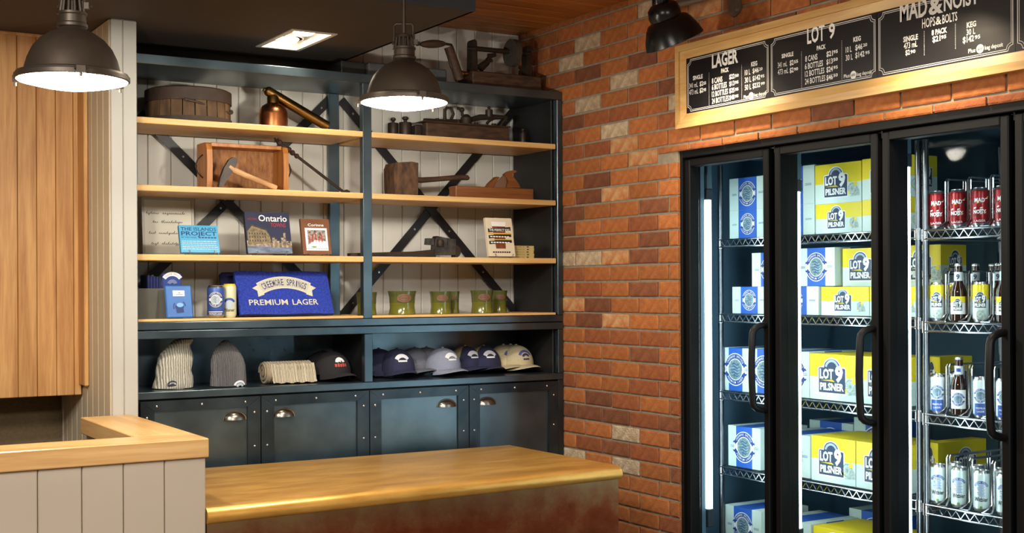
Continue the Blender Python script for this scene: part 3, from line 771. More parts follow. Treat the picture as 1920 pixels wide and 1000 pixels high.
m.ball(h0, .007, 8); m.ball(h1+Vector((.004, .004, .006)), .010, 8); rel(m, (cx, cy, Z1)).build('bail', M['hoop'], t)
# copper sprayer
Ys = 4.915; c = P(512.5, 235, Ys); r_ = (P(538, 220, Ys).x-P(487, 220, Ys).x)/2; hz = P(512, 196, Ys).z-Z1
t = thing('copper_sprayer', 'copper pump sprayer with a long slanting brass barrel', 'sprayer', (c.x, Ys, Z1))
MB().lathe([(r_, 0), (r_, hz*.62), (r_*.96, hz*.76), (r_*.82, hz*.90), (r_*.6, hz*.99), (r_*.5, hz*1.02)], 32).build('tank', M['copper'], t)
zn = P(512, 178, Ys).z-Z1
MB().lathe([(r_*.5, hz*1.02), (r_*.44, hz*1.04), (r_*.44, zn-.012), (r_*.36, zn), (0, zn+.002)], 24).build('neck', M['brass'], t)
p0, p1 = P(504, 172, Ys), P(612, 236, Ys-.012); p1.z = max(p1.z, Z1+.022); d = (p1-p0)
m = MB(); m.cyl(p0, p1, .0205, .0205, 20); m.ball(p0, .0205, 16); m.cyl(p1, p1+d.normalized()*.004, .022, n=20)
rel(m, (c.x, Ys, Z1)).build('barrel', M['brass'], t)
m = MB(); m.ball(P(499, 170, Ys), .010, 10); m.cyl(P(499, 170, Ys), P(494, 167, Ys), .008, .010, 10); rel(m, (c.x, Ys, Z1)).build('nozzle', M['brass'], t)
m = MB(); e_ = p1+d.normalized()*.004; m.tube([e_, e_+Vector((.008, 0, -.012)), e_+Vector((.018, 0, -.016)), e_+Vector((.036, 0, -.017))], .002, 6); rel(m, (c.x, Ys, Z1)).build('plunger_rod', M['old_iron'], t)
# weights
M['iron_weight'] = mat('cast_iron_weight', S(70, 60, 56), .5, .7, var=.2, scale=30)
def weight(px0, px1, ytop, Y, label, group=None):
    a, b = P(px0, 240, Y).x, P(px1, 240, Y).x; r_ = (b-a)/2; h_ = P((px0+px1)/2, ytop, Y).z-Z1
    m = MB(); m.lathe([(r_*.97, 0), (r_, .004), (r_, h_*.70), (r_*.94, h_*.74), (r_*.3, h_*.76), (r_*.26, h_*.83), (r_*.5, h_*.90), (r_*.52, h_*.95), (r_*.3, h_), (0, h_)], 20)
    return tag(m.build('scale_weight', M['iron_weight'], None, ((a+b)/2, Y, Z1)), label, 'weight', group)
weight(728, 746.5, 221, 4.93, 'knobbed iron weight nearest the center post on the top timber shelf', 'iron weights beside the scale')
weight(749, 771, 219, 4.93, 'knobbed iron weight touching the balance scale on the top timber shelf', 'iron weights beside the scale')
weight(975, 986, 241, 4.93, 'tiny knobbed iron weight in the dark corner beside the brick wall', 'iron weights beside the scale')
# balance scale
Yv = 4.93; q = lambda x, y, dy=0: P(x, y, Yv+dy)
base = q(868, 262); base.z = Z1
t = thing('balance_scale', 'antique dark iron beam scale on a long wooden box base', 'scale', base)
xa_, xb2 = q(791, 240).x, q(946, 250).x; zt = (q(800, 231).z+q(900, 238).z)/2
m = MB(); m.cbox(xa_, xb2, Yv-.045, Yv+.07, Z1, zt, .006); rel(m, base).build('base_box', M['old_wood_dark'], t)
m = MB(); m.cbox(xa_-.014, xb2+.004, Yv-.05, Yv+.075, zt, zt+.005, .002); rel(m, base).build('base_top', M['old_wood_dark'], t)
m = MB(); m.cbox(q(773, 240).x, xa_-.016, Yv-.03, Yv+.03, Z1, q(780, 236).z, .004); rel(m, base).build('side_block', M['old_iron'], t)
m = MB(); m.cyl(q(773, 232), q(791, 233), .005, n=8); rel(m, base).build('latch_bar', M['galv'], t)
m = MB(); m.tube([q(795, 226), q(830, 228), q(857, 228)], .010, 8); m.tube([q(880, 225), q(900, 220), q(925, 219.5), q(951, 220)], [.010, .013, .012, .008], 8)
m.tube([q(951, 220), q(942, 231), q(938, 238)], .007, 8); m.tube([q(913, 232), q(918, 226), q(930, 220)], .007, 8); rel(m, base).build('beam', M['old_iron'], t)
m = MB()
for (x_, y0_, y1_, r_) in ((820, 236, 222, .010), (834, 236, 204, .009), (859, 236, 224, .012), (893, 238, 230, .011), (926, 240, 232, .014)):
    m.cyl(q(x_, y0_), q(x_, y1_), r_, r_*.8, 10)
m.tube([q(834, 208), q(838, 202), q(846, 203), q(850, 214), q(846, 224)], .007, 8)
m.tube([q(858, 203), q(866, 205), q(867, 218)], .007, 8); m.ball(q(866, 206), .012, 10)
rel(m, base).build('standards', M['old_iron'], t)
m = MB(); m.lathe([(.020, 0), (.026, .006), (.026, .05), (.015, .062), (.008, .066)], 18, q(874, 238)-Vector((0, 0, .01))); rel(m, base).build('pivot_drum', M['old_iron'], t)
m = MB(); m.lathe([(.017, 0), (.017, .032), (.012, .034), (.005, .036), (.009, .044), (0, .05)], 16, q(917, 218)-Vector((0, 0, .004))); rel(m, base).build('poise_weight', M['iron_weight'], t)

# ================================================================ ROW 2
Z2 = ROW[1]+.0005
M['tray_wood'] = wood('tray_wood', S(196, 132, 66), S(150, 88, 38), 2, .45, 1.2)
M['tray_back'] = mat('tray_rough_board', S(164, 112, 64), .7, c2=S(118, 74, 38), scale=26, stretch=(3, 1, 1), bump=.4)
Yt0, Yt1 = 4.86, 4.985
xa_, xb2 = P(388, 300, Yt0).x, P(541, 300, Yt0).x; zt = P(464, 270, Yt0).z
base = Vector(((xa_+xb2)/2, Yt0, Z2)); wt = .022
t = thing('wooden_tray', 'old wooden tray stood on its side with iron end handles', 'tray', base)
m = MB(); m.box(xa_+wt, xb2-wt, Yt1-.012, Yt1, Z2+.001, zt-wt*.6); rel(m, base).build('bottom_board', M['tray_back'], t)
def sidepiece(xl_, xr_):
    pr = [(Yt1, Z2), (Yt0+.004, Z2), (Yt0, Z2+.03), (Yt0-.004, (Z2+zt)/2), (Yt0, zt-.03), (Yt0+.012, zt-.006), (Yt0+.03, zt), (Yt1, zt)]
    m = MB(); m.prism(pr, (xl_, 0, 0), (0, 1, 0), (0, 0, 1), (xr_-xl_, 0, 0)); rel(m, base).build('tray_end', M['tray_wood'], t)
sidepiece(xa_, xa_+wt); sidepiece(xb2-wt, xb2)
m = MB(); m.cbox(xa_+wt+.0005, xb2-wt-.0005, Yt0+.016, Yt1, zt-wt*.7, zt, .002); rel(m, base).build('tray_rim', M['tray_wood'], t)
m = MB(); m.cbox(xa_+wt+.0005, xb2-wt-.0005, Yt0+.03, Yt1-.012, Z2, Z2+.012, .002); rel(m, base).build('tray_rim', M['tray_wood'], t)
zc_ = (Z2+zt)/2
for s, xe in ((-1, xa_), (1, xb2)):
    m = MB(); m.tube([(xe, Yt0+.05, zc_+.045), (xe+s*.006, Yt0+.05, zc_+.042), (xe+s*.022, Yt0+.05, zc_+.024), (xe+s*.030, Yt0+.05, zc_), (xe+s*.022, Yt0+.05, zc_-.024), (xe+s*.006, Yt0+.05, zc_-.042), (xe, Yt0+.05, zc_-.045)], .003, 6)
    rel(m, base).build('handle', M['old_iron'], t)
# axe
M['axe_head'] = mat('axe_iron', S(70, 64, 60), .5, .7, var=.35, scale=30, bump=.2)
M['ash'] = mat('worn_ash_handle', S(206, 168, 122), .6, c2=S(164, 118, 76), scale=20, stretch=(.4, 2, 2), bump=.15)
Ya = 4.815; q = lambda x, y, dy=0: P(x, y, Ya+dy)
base = q(415, 352); base.z = Z2
t = thing('hand_axe', 'small axe with a dark iron head and worn pale handle before the tray', 'axe', base)
hp = [(409, 350.5), (412, 334), (419, 315), (428, 300), (436, 295), (443, 297), (444, 304), (440, 314), (433, 325), (425, 338), (416, 350.5)]
m = MB(); pts = [q(*p) for p in hp]; V = [p+Vector((0, -.010, 0)) for p in pts]+[p+Vector((0, .010, 0)) for p in pts]; n = len(pts)
V = [v if v.z > Z2 else Vector((v.x, v.y, Z2+.0005)) for v in V]
m.add(V, [tuple(range(n))[::-1], tuple(range(n, 2*n))]+[(i, (i+1) % n, n+(i+1) % n, n+i) for i in range(n)]); rel(m, base).build('axe_head', M['axe_head'], t)
e0 = q(518, 351.5); e0.z = Z2+.010
m = MB(); m.tube([q(429, 312), q(436, 318), q(460, 329), q(490, 341), e0], [.012, .013, .0115, .0105, .0105], 10); rel(m, base).build('handle', M['ash'], t)
# branding rod
Yr = 4.93; q = lambda x, y, dy=0: P(x, y, Yr+dy)
e0 = P(644, 357, Yr-.05); e0.z = Z2+.010
e1 = P(656, 357, Yr-.06); e1.z = Z2+.008
base = e0.copy(); base.z = Z2
t = thing('iron_rod', 'long rusty iron rod with beaded twists leaning over the tray', 'iron rod', base)
a = q(519, 264, .01); d = (e0-a)
m = MB(); m.tube([a, e0], .0062, 8); m.tube([e0, e0+(e1-e0)*.5+Vector((0, 0, .003)), e1], [.0062, .009, .006], 8); rel(m, base).build('shaft', M['old_iron'], t)
m = MB()
for px, py, r_ in ((524, 265, .013), (541, 278, .013), (548, 284, .012), (556, 290.5, .011)):
    u = (px-519)/(644-519); m.ball(a+d*u, r_, 10)
rel(m, base).build('bead', mat('rusty_iron', S(72, 46, 36), .7, .3, var=.3, scale=40, bump=.3), t)['kind'] = 'stuff'
m = MB(); m.tube([q(515, 259.5, .0), a, q(523, 263, .005)], .004, 6); m.tube([q(515, 264), a, q(521, 260)], .003, 6); c_ = a+d*.11; m.tube([c_+Vector((-.018, 0, .006)), c_+Vector((.016, 0, -.004))], .003, 6); rel(m, base).build('barbed_tip', M['old_iron'], t)
# mallet
M['mallet'] = mat('rough_mallet_wood', S(104, 72, 48), .8, c2=S(56, 38, 26), scale=40, stretch=(1, 1, .5), bump=.6)
Ym = 4.90; q = lambda x, y, dy=0: P(x, y, Ym+dy)
base = q(752, 365); base.z = Z2
t = thing('wooden_mallet', 'heavy weathered wooden mallet with a rough square head', 'mallet', base)
xa_, xb2 = q(730, 340).x, q(774, 340).x; zt = q(752, 304.5).z; pr = [(xa_+.004, Z2), (xb2-.002, Z2), (xb2, Z2+.03), (xb2+.002, zt-.004), (xb2-.03, zt), (xa_+.006, zt-.008), (xa_-.002, zt-.03), (xa_, Z2+.03)]
m = MB(); m.prism(pr, (0, Ym+.05, 0), (1, 0, 0), (0, 0, 1), (0, -.10, 0)); rel(m, base).build('mallet_head', M['mallet'], t)
m = MB(); m.tube([q(768, 336), q(790, 338), q(820, 336), q(850, 333.5), q(868, 333), q(876, 333.5), q(879, 335)], [.013, .0125, .011, .0115, .0125, .012, .007], 10); rel(m, base).build('handle', M['old_wood_dark'], t)
# plane
M['plane_wood'] = wood('plane_wood', S(150, 94, 52), S(112, 64, 32), 0, .4, 1.2)
Yp = 4.89; q = lambda x, y, dy=0: P(x, y, Yp+dy)
base = q(920, 372); base.z = Z2
t = thing('wood_plane', 'wooden jack plane with a curved tote and pale wedge', 'plane', base)
xa_, xb2 = q(849, 360).x, q(994, 365).x; zt = (q(849, 351).z+q(994, 353.5).z)/2
m = MB(); m.cbox(xa_, xb2, Yp-.03, Yp+.035, Z2, zt, .003); rel(m, base).build('stock', M['plane_wood'], t)
tp = [(950, 352), (952, 342), (947, 332), (944, 327), (951, 322), (960, 319.5), (967, 321), (965, 324), (959, 326), (960, 332), (965, 338), (971, 346), (973, 352.5)]
pts = [q(*p) for p in tp]; m = MB(); n = len(pts); V = [p+Vector((0, -.011, 0)) for p in pts]+[p+Vector((0, .011, 0)) for p in pts]
m.add(V, [tuple(range(n))[::-1], tuple(range(n, 2*n))]+[(i, (i+1) % n, n+(i+1) % n, n+i) for i in range(n)]); rel(m, base).build('tote', M['plane_wood'], t)
def slab(poly, y0_, y1_, name, mm, parent, base):
    pts = [q(*p) for p in poly]; n = len(pts); m = MB(); V = [p+Vector((0, y0_, 0)) for p in pts]+[p+Vector((0, y1_, 0)) for p in pts]
    m.add(V, [tuple(range(n))[::-1], tuple(range(n, 2*n))]+[(i, (i+1) % n, n+(i+1) % n, n+i) for i in range(n)]); return rel(m, base).build(name, mm, parent)
slab([(911, 351.5), (916, 344), (929, 332), (934, 333), (926, 343), (921, 352)], -.016, .016, 'wedge', M['plane_wood'], t, base)
slab([(924, 352), (929, 343), (944, 329), (948, 333), (949, 342), (947, 352)], -.004, .004, 'blade', mat('plane_blade', S(190, 188, 180), .35, 1.0), t, base)
# ================================================================ ROW 3
Z3 = ROW[2]+.0005
M['paper'] = mat('note_paper', S(214, 212, 200), .8, var=.06, scale=8)
M['ink'] = mat('dark_ink', S(52, 50, 56), .7)
M['white_ink'] = mat('white_ink', S(240, 240, 236), .6)
M['page'] = mat('book_pages', S(226, 216, 190), .8, var=.1, scale=60, stretch=(.2, 1, 1))
M['wire'] = mat('clear_wire', S(170, 168, 160), .25, .9)
YWL = -.0007
# framed handwritten note
Yn = 5.06; pl, pr_ = P(268, 470, Yn), P(366, 470, Yn); w_ = pr_.x-pl.x; h_ = P(300, 370, Yn).z-Z3
t = thing('framed_note', 'pale framed handwritten note leaning in the back corner of the shelf', 'framed note', ((pl.x+pr_.x)/2, Yn, Z3+.0012)); t.rotation_euler = (-.10, 0, 0)
m = MB(); f_ = .010
for a, b, c, d in ((-w_/2, -w_/2+f_, 0, h_), (w_/2-f_, w_/2, 0, h_), (-w_/2+f_, w_/2-f_, 0, f_), (-w_/2+f_, w_/2-f_, h_-f_, h_)): m.box(a, b, -.004, .008, c, d)
m.build('frame', mat('note_frame', S(176, 176, 168), .5), t)
MB().box(-w_/2+f_, w_/2-f_, .0, .006, f_, h_-f_).build('paper', M['paper'], t)
m = MB(); rs = random.Random(3)
def script_line(m, x0, x1, y, h, word_gaps):
    x = x0; pts = []
    def flush():
        for (ax, ay), (bx, by) in zip(pts[:-1], pts[1:]):
            d = Vector((bx-ax, by-ay)); n_ = Vector((-d.y, d.x)).normalized()*.0008
            m.add([(ax-n_.x, ay-n_.y, 0), (bx-n_.x, by-n_.y, 0), (bx+n_.x, by+n_.y, 0), (ax+n_.x, ay+n_.y, 0)], [(0, 1, 2, 3)])
    i = 0
    while x < x1:
        tall = rs.random() < .28 or i == 0
        hh = h*(1.7 if tall else .8)*rs.uniform(.8, 1.1)
        pts += [(x, y), (x+.004+hh*.25, y+hh), (x+.0045, y+hh*.5), (x+.005, y)]
        if rs.random() < .15: pts += [(x+.002, y-h), (x+.007, y)]
        x += rs.uniform(.006, .009); i += 1
        if i in word_gaps: flush(); pts.clear(); x += .012
    flush()
for k, (y_, a, b, g) in enumerate(((.72, -.42, .30, (7,)), (.57, -.30, .26, (3,)), (.38, -.38, .22, (4,)), (.20, -.34, .30, (4,)))):
    script_line(m, a*w_, b*w_, y_*h_, .0062, g)
m.build('handwriting', M['ink'], t, (0, -.0008, 0), SIDE)

def stand(loc, w, h, lean, label, rz=0):
    t = thing('wire_stand', label, 'book stand', loc, rz, 'wire book stands')
    m = MB(); b = -math.sin(lean)*0
    for s in (-1, 1):
        x = s*w*.32
        m.tube([(x, -.030, .016), (x, -.030, .002), (x, .03, .002), (x, .03+h*.55*math.tan(lean)+.010, h*.55)], .0016, 6)
    m.tube([(-w*.32, -.030, .016), (-w*.36, -.030, .016)], .0016, 6); m.tube([(w*.32, -.030, .016), (w*.36, -.030, .016)], .0016, 6)
    m.tube([(-w*.32, .03, .002), (w*.32, .03, .002)], .0016, 6)
    m.build('wire_frame', M['wire'], t); return t
def book(px0, px1, pyt, Yb, lean, th, label, cover, spine_left=True, cat='book', group=None, zoff=.004, rz=0.0):
    a, b = P(px0, 470, Yb), P(px1, 470, Yb); w = b.x-a.x; h = (P((px0+px1)/2-8, pyt, Yb).z-Z3-zoff)/math.cos(lean)
    zoff += th*math.sin(lean)
    c = ((a.x+b.x)/2, Yb, Z3+zoff)
    t = thing('book', label, cat, c, rz, group); t.rotation_euler = (-lean, 0, rz)
    m = MB(); m.box(-w/2, w/2, 0, .0018, 0, h); m.box(-w/2, w/2, th-.0018, th, 0, h); m.box(-w/2, -w/2+.0018, .0018, th-.0018, 0, h)
    m.build('cover', cover, t)
    MB().box(-w/2+.0022, w/2-.003, .0020, th-.0020, .002, h-.003).build('pages', M['page'], t)
    return t, w, h
M['sky_blue'] = mat('cyan_cover', S(70, 170, 216), .35, var=.12, scale=12)
M['night'] = mat('night_blue_cover', S(28, 35, 76), .6, c2=S(16, 21, 46), scale=6)
M['navy_ink'] = mat('navy_ink', S(24, 50, 112), .6)
M['brown_cover'] = mat('brown_cover', S(124, 78, 50), .4, var=.2, scale=20)
M['red_ink'] = mat('red_ink', S(170, 40, 40), .6)
M['stone_print'] = mat('stone_print', S(150, 130, 90), .6, c2=S(84, 74, 56), scale=60)
M['roof_print'] = mat('roof_print', S(60, 56, 56), .6, c2=S(30, 32, 40), scale=70)
M['town_print'] = mat('town_print', S(190, 170, 150), .6, c2=S(52, 50, 60), scale=90)
M['water_print'] = mat('water_print', S(120, 140, 168), .6, c2=S(60, 66, 90), scale=50, stretch=(.3, 1, 2))
M['cream_cover'] = mat('cream_cover', S(224, 212, 184), .5)
M['black_ink'] = mat('black_ink', S(24, 24, 26), .6)
M['gold_ink'] = mat('gold_ink', S(226, 178, 60), .6)
M['amber_print'] = mat('amber_print', S(150, 80, 34), .6, c2=S(100, 44, 22), scale=40)
Yb_ = 4.80
t, w, h = book(340, 412.5, 424.5, Yb_, .30, .018, 'cyan paperback with navy lettering on the island, propped before the note', M['sky_blue'])
m = MB(); m.text('THE ISLANDS', -w*.46, h*.80, h*.12, w*.92, 0, bold=.01); m.text('PROJECT', -w*.46, h*.62, h*.145, w*.92, 0, bold=.015)
m.text('BY MICHAEL', -w*.46, h*.52, h*.055, w*.40, 0)
for k in range(6): m.rect(w*(-.02+.08*k), w*(.04+.08*k), h*.525, h*.565, 0)
for k, y_ in enumerate((.40, .33, .26, .19, .12)):
    x_ = -w*.46
    while x_ < w*.42:
        d = random.uniform(.04, .10)*w; m.rect(x_, min(x_+d, w*.46), h*y_, h*(y_+.012), 1); x_ += d+.014*w
m.build('lettering', [M['navy_ink'], M['white_ink']], t, (0, -.0006, 0), SIDE)
stand((t.location.x, Yb_+.012, Z3), w, h, .30, 'clear wire stand holding the cyan paperback')
t, w, h = book(465, 548.5, 399, Yb_, .24, .020, 'dark blue picture book of a stone town under a night-blue sky', M['night'])
m = MB(); m.rect(-w/2, w/2, 0, h*.16, 3); m.rect(-w/2, w/2, h*.16, h*.30, 2)
m.poly([(-w*.48, h*.20), (-w*.48, h*.52), (-w*.36, h*.66), (-w*.05, h*.55), (.02*w, h*.42), (.05*w, h*.24)], 0, .0002)
m.poly([(-w*.50, h*.52), (-w*.37, h*.70), (-w*.04, h*.585), (-w*.05, h*.55), (-w*.36, h*.655)], 1, .0003)
for i in range(7):
    for k in range(3):
        x_ = -w*.44+i*w*.058; y_ = h*(.28+k*.085); m.rect(x_, x_+w*.022, y_, y_+h*.045, 1, .0004)
for i in range(9):
    x_ = .02*w+i*w*.05; hh = h*(.26+.04*((i*7) % 4)); m.rect(x_, x_+w*.055, h*.14, hh, 2 if i % 2 else 0, .0002); m.poly([(x_-.002, hh), (x_+w*.0275, hh+h*.05), (x_+w*.06, hh)], 1, .0003)
m.rect(w*.33, w*.38, h*.3, h*.50, 2, .0003); m.poly([(w*.325, h*.5), (w*.355, h*.62), (w*.385, h*.5)], 1, .0004)
m.build('cover_picture', [M['stone_print'], M['roof_print'], M['town_print'], M['water_print']], t, (0, -.0006, 0), SIDE)
m = MB(); m.text('Ontario', -w*.20, h*.775, h*.15, w*.64, 0, bold=.012, z=.0002); m.text('HISTORIC', -w*.44, h*.80, h*.045, w*.21, 1, z=.0002); m.text('TOWNS', w*.06, h*.64, h*.10, w*.34, 1, z=.0002)
m.build('lettering', [M['white_ink'], M['red_ink']], t, (0, -.0006, 0), SIDE)
stand((t.location.x, Yb_+.012, Z3), w, h, .24, 'clear wire stand holding the stone town picture book')
t, w, h = book(569, 622, 411.5, Yb_, .22, .016, 'small brown book with a pale framed street picture on its cover', M['brown_cover'])
m = MB(); m.rect(-w*.38, w*.40, h*.10, h*.74, 0); m.rect(-w*.30, w*.34, h*.26, h*.68, 1, .0002)
for i in range(5): m.rect(-w*.26+i*w*.11, -w*.22+i*w*.11, h*.34, h*(.5+.04*(i % 3)), 2, .0004)
m.poly([(-w*.3, h*.26), (w*.34, h*.26), (w*.34, h*.36), (-w*.05, h*.40)], 0, .0004)
for i in range(14): m.disc(-w*.36+i*w*.056, h*.15, w*.016, 6, 3, .0004)
m.disc(-w*.1, h*.20, w*.10, 12, 4, .0003, h*.02)
m.build('cover_picture', [M['white_ink'], M['town_print'], M['red_ink'], M['roof_print'], mat('leaf_print', S(90, 140, 60), .6)], t, (0, -.0006, 0), SIDE)
MB().text('Corinne', -w*.26, h*.79, h*.075, w*.56, 0, bold=.01).build('lettering', M['white_ink'], t, (0, -.0006, 0), SIDE)
stand((t.location.x, Yb_+.012, Z3), w, h, .22, 'clear wire stand holding the small brown book')
# right bay: wrench
M['wrench'] = mat('grey_wrench_steel', S(96, 90, 84), .45, .8, c2=S(62, 56, 52), scale=30, bump=.2)
Yw = 4.90; q = lambda x, y, dy=0: P(x, y, Yw+dy)
base = q(820, 480); base.z = Z3
t = thing('pipe_wrench', 'big old adjustable pipe wrench lying along the shelf', 'wrench', base)
hx0 = P(654, 476, Yw).x
m = MB(); z0_ = Z3; m.prism([(hx0, z0_), (q(700, 1).x, z0_), (q(812, 1).x, z0_+.003), (q(812, 1).x, q(812, 468).z), (q(770, 1).x, q(770, 472).z), (hx0, z0_+.016)], (0, Yw+.016, 0), (1, 0, 0), (0, 0, 1), (0, -.032, 0)); rel(m, base).build('handle', M['old_iron'], t)
m = MB()
def pl_(poly, y0_, y1_):
    pts = [q(*p) for p in poly]; n = len(pts); V = [p+Vector((0, y0_, 0)) for p in pts]+[p+Vector((0, y1_, 0)) for p in pts]
    V = [v if v.z > Z3 else Vector((v.x, v.y, Z3+.0004)) for v in V]
    m.add(V, [tuple(range(n))[::-1], tuple(range(n, 2*n))]+[(i, (i+1) % n, n+(i+1) % n, n+i) for i in range(n)])
pl_([(811, 479), (812, 450), (816, 443), (830, 446), (848, 449), (851, 462), (850, 479)], -.020, .020); rel(m, base).build('wrench_body', M['wrench'], t)
m = MB(); pl_([(798, 459), (799, 447), (811, 447.5), (811, 460)], -.014, .014); pl_([(835, 449), (850, 449), (850, 461), (835, 460)], -.024, -.0205); rel(m, base).build('upper_jaw', M['wrench'], t)
m = MB(); m.lathe([(.0, 0), (.014, 0), (.016, .006), (.016, .024), (.014, .030), (0, .030)], 16, q(821, 463)+Vector((0, -.022, 0))); rel(m, base).build('adjusting_nut', M['old_iron'], t)
m = MB(); c_ = q(854, 468); pr = []
for i in range(9):
    a = -PI/2+PI*i/8; pr.append((c_.x-.012+.030*math.cos(a), Z3+.029+.029*math.sin(a)))
m.prism(pr, (0, Yw+.018, 0), (1, 0, 0), (0, 0, 1), (0, -.036, 0)); rel(m, base).build('hook_jaw', M['old_iron'], t)
# right bay: upright book and a stack
def P3(px): return P(px, 470, 4.82)
t, w, h = book(917, 966.5, 409.5, 4.82, .20, .016, 'cream book with black title bars and a beer glass on its cover', M['cream_cover'])
m = MB(); m.poly([(-w*.20, h*.20), (w*.16, h*.20), (w*.24, h*.86), (-w*.28, h*.86)], 2); m.poly([(-w*.27, h*.78), (w*.23, h*.78), (w*.26, h*.90), (-w*.30, h*.90)], 1, .0002)
for y_, th_ in ((.62, .10), (.46, .085), (.31, .085)):
    m.poly([(-w*.44, h*y_), (w*.42, h*(y_+.05)), (w*.42, h*(y_+.05+th_)), (-w*.44, h*(y_+th_))], 0, .0004)
m.rect(-w*.44, w*.42, h*.575, h*.61, 3, .0005); m.rect(-w*.40, w*.42, h*.425, h*.445, 3, .0005)
m.build('cover_picture', [M['black_ink'], M['white_ink'], M['amber_print'], M['gold_ink']], t, (0, -.0006, 0), SIDE)
m = MB(); m.text('THE PERFECT KEG', -w*.40, h*.655, h*.06, w*.78, 0, z=.0006, bold=.02)
for y_ in (.495, .345): [m.rect(w*(-.38+.105*k), w*(-.30+.105*k), h*y_, h*(y_+.03), 0, .0006) for k in range(7)]
[m.rect(w*(-.34+.085*k), w*(-.275+.085*k), h*.09, h*.125, 1, .0006) for k in range(8)]
m.build('lettering', [M['white_ink'], M['black_ink']], t, (0, -.0006, 0), SIDE)
stand((t.location.x, 4.832, Z3), w, h, .20, 'clear wire stand holding the cream beer book')
a, b = P(962, 470, 4.87).x, P(1001, 470, 4.87).x; zs = Z3; hh = (P(985, 461, 4.87).z-Z3)/5
for i, nme in enumerate(('lowest', 'second', 'middle', 'fourth', 'topmost')):
    dx = (0, .0015, -.001, .001, 0)[i]
    t = thing('book', f'{nme} of the five yellow-spined books stacked flat beside the cream book', 'book', ((a+b)/2+dx, 4.87, zs+.0002), 0, 'flat stack of yellow-spined books')
    W2 = (b-a)/2
    m = MB(); m.box(-W2, W2, 0, .12, 0, .0014); m.box(-W2, W2, 0, .12, hh-.0018, hh-.0006); m.box(-W2, W2, 0, .0014, .0014, hh-.0018)
    m.build('cover', mat('yellow_spine', S(208, 184, 116), .5, var=.1, scale=20) if i == 0 else bpy.data.materials['yellow_spine'], t)
    MB().box(-W2+.002, W2-.001, .0016, .118, .0015, hh-.0019).build('pages', M['page'], t)
    m = MB(); m.text('THE PERFECT KEG', -W2*.8, hh*.3, hh*.36, W2*.9, 0)
    m.rect(W2*.3, W2*.5, hh*.3, hh*.7, 0); m.build('lettering', M['ink'], t, (0, -.0005, 0), SIDE)
    zs += hh

# ================================================================ ROW 4
Z4 = ROW[3]+.0004
def onz(px, py, z): return at(px, py, 2, z)
# grey carton with folded sleeves
M['carton'] = mat('grey_carton', S(92, 92, 86), .85, var=.12, scale=20)
M['navy_cloth'] = mat('navy_neoprene', S(34, 44, 100), .8, var=.12, scale=60, bump=.15)
M['blue_cloth'] = mat('royal_blue_cloth', S(40, 66, 178), .9, c2=S(24, 40, 120), scale=160, bump=.5)
M['pouch_blue'] = mat('pouch_blue', S(52, 116, 190), .5, c2=S(40, 92, 164), scale=6)
Yq = 4.86; x0, x1 = XL+.012, P(344, 570, Yq).x; zt = P(306, 541, Yq).z
t = thing('carton', 'open grey carton in the shelf corner holding folded blue sleeves', 'carton', ((x0+x1)/2, Yq, Z4))
m = MB(); hw = (x1-x0)/2; hh = zt-Z4
m.box(-hw, hw, 0, .003, 0, hh); m.box(-hw, hw, .155, .158, 0, hh); m.box(-hw, -hw+.003, .003, .155, 0, hh); m.box(hw-.003, hw, .003, .155, 0, hh); m.box(-hw+.003, hw-.003, .003, .155, 0, .003)
m.build('carton_walls', M['carton'], t)
SL = ('outermost', 'second', 'third', 'fourth', 'fifth')
ztop = P(300, 516, Yq+.04).z
xs = P(276, 530, Yq+.04).x
def logo_small(m, w, h, ribbon, ink, dark=None, z=0):
    m.arc(0, -h*.20, h*.52, h*.78, 35, 145, 14, ribbon, z); m.arctext('CREEMORE SPRINGS', 0, -h*.20, h*.58, 140, 40, h*.13, ink, z+.0003)
    if dark is not None:
        m.disc(0, -.1*h, h*.34, 16, dark, z)
for i in range(5):
    x_ = xs+i*.0112
    t = thing('can_sleeve', f'{SL[i]} navy folded sleeve in the grey carton, counted from the partition', 'can sleeve', (x_, Yq+.020, Z4+.004), 0, 'blue folded sleeves in the carton')
    MB().cbox(-.005, .005, 0, .10, 0, ztop-Z4-.004-.002*i, .003).build('sleeve_body', M['navy_cloth'], t)
fx = P(322, 530, Yq+.05).x
t = thing('can_sleeve', 'blue folded sleeve with a white ribbon print turned to the front of the carton', 'can sleeve', (x1-.052, Yq+.012, Z4+.004), 0, 'blue folded sleeves in the carton')
hs = P(322, 512.5, Yq+.012).z-Z4-.004; wsl = P(341, 520, Yq+.012).x-P(305, 520, Yq+.012).x
t.location.x = P(323, 520, Yq+.012).x
MB().cbox(-wsl/2, min(wsl/2, x1-.004-t.location.x), 0, .008, 0, hs, .003).build('sleeve_body', mat('sleeve_blue', S(44, 66, 140), .8, var=.1, scale=60), t)
m = MB(); logo_small(m, wsl, wsl*.8, 0, 1, None); m.arc(0, -wsl*.2, wsl*.1, wsl*.28, 20, 160, 10, 2, 0)
m.build('printed_logo', [M['white_ink'], M['navy_ink'], mat('slate_print', S(110, 120, 150), .7)], t, (0, -.0005, hs-.030), SIDE)
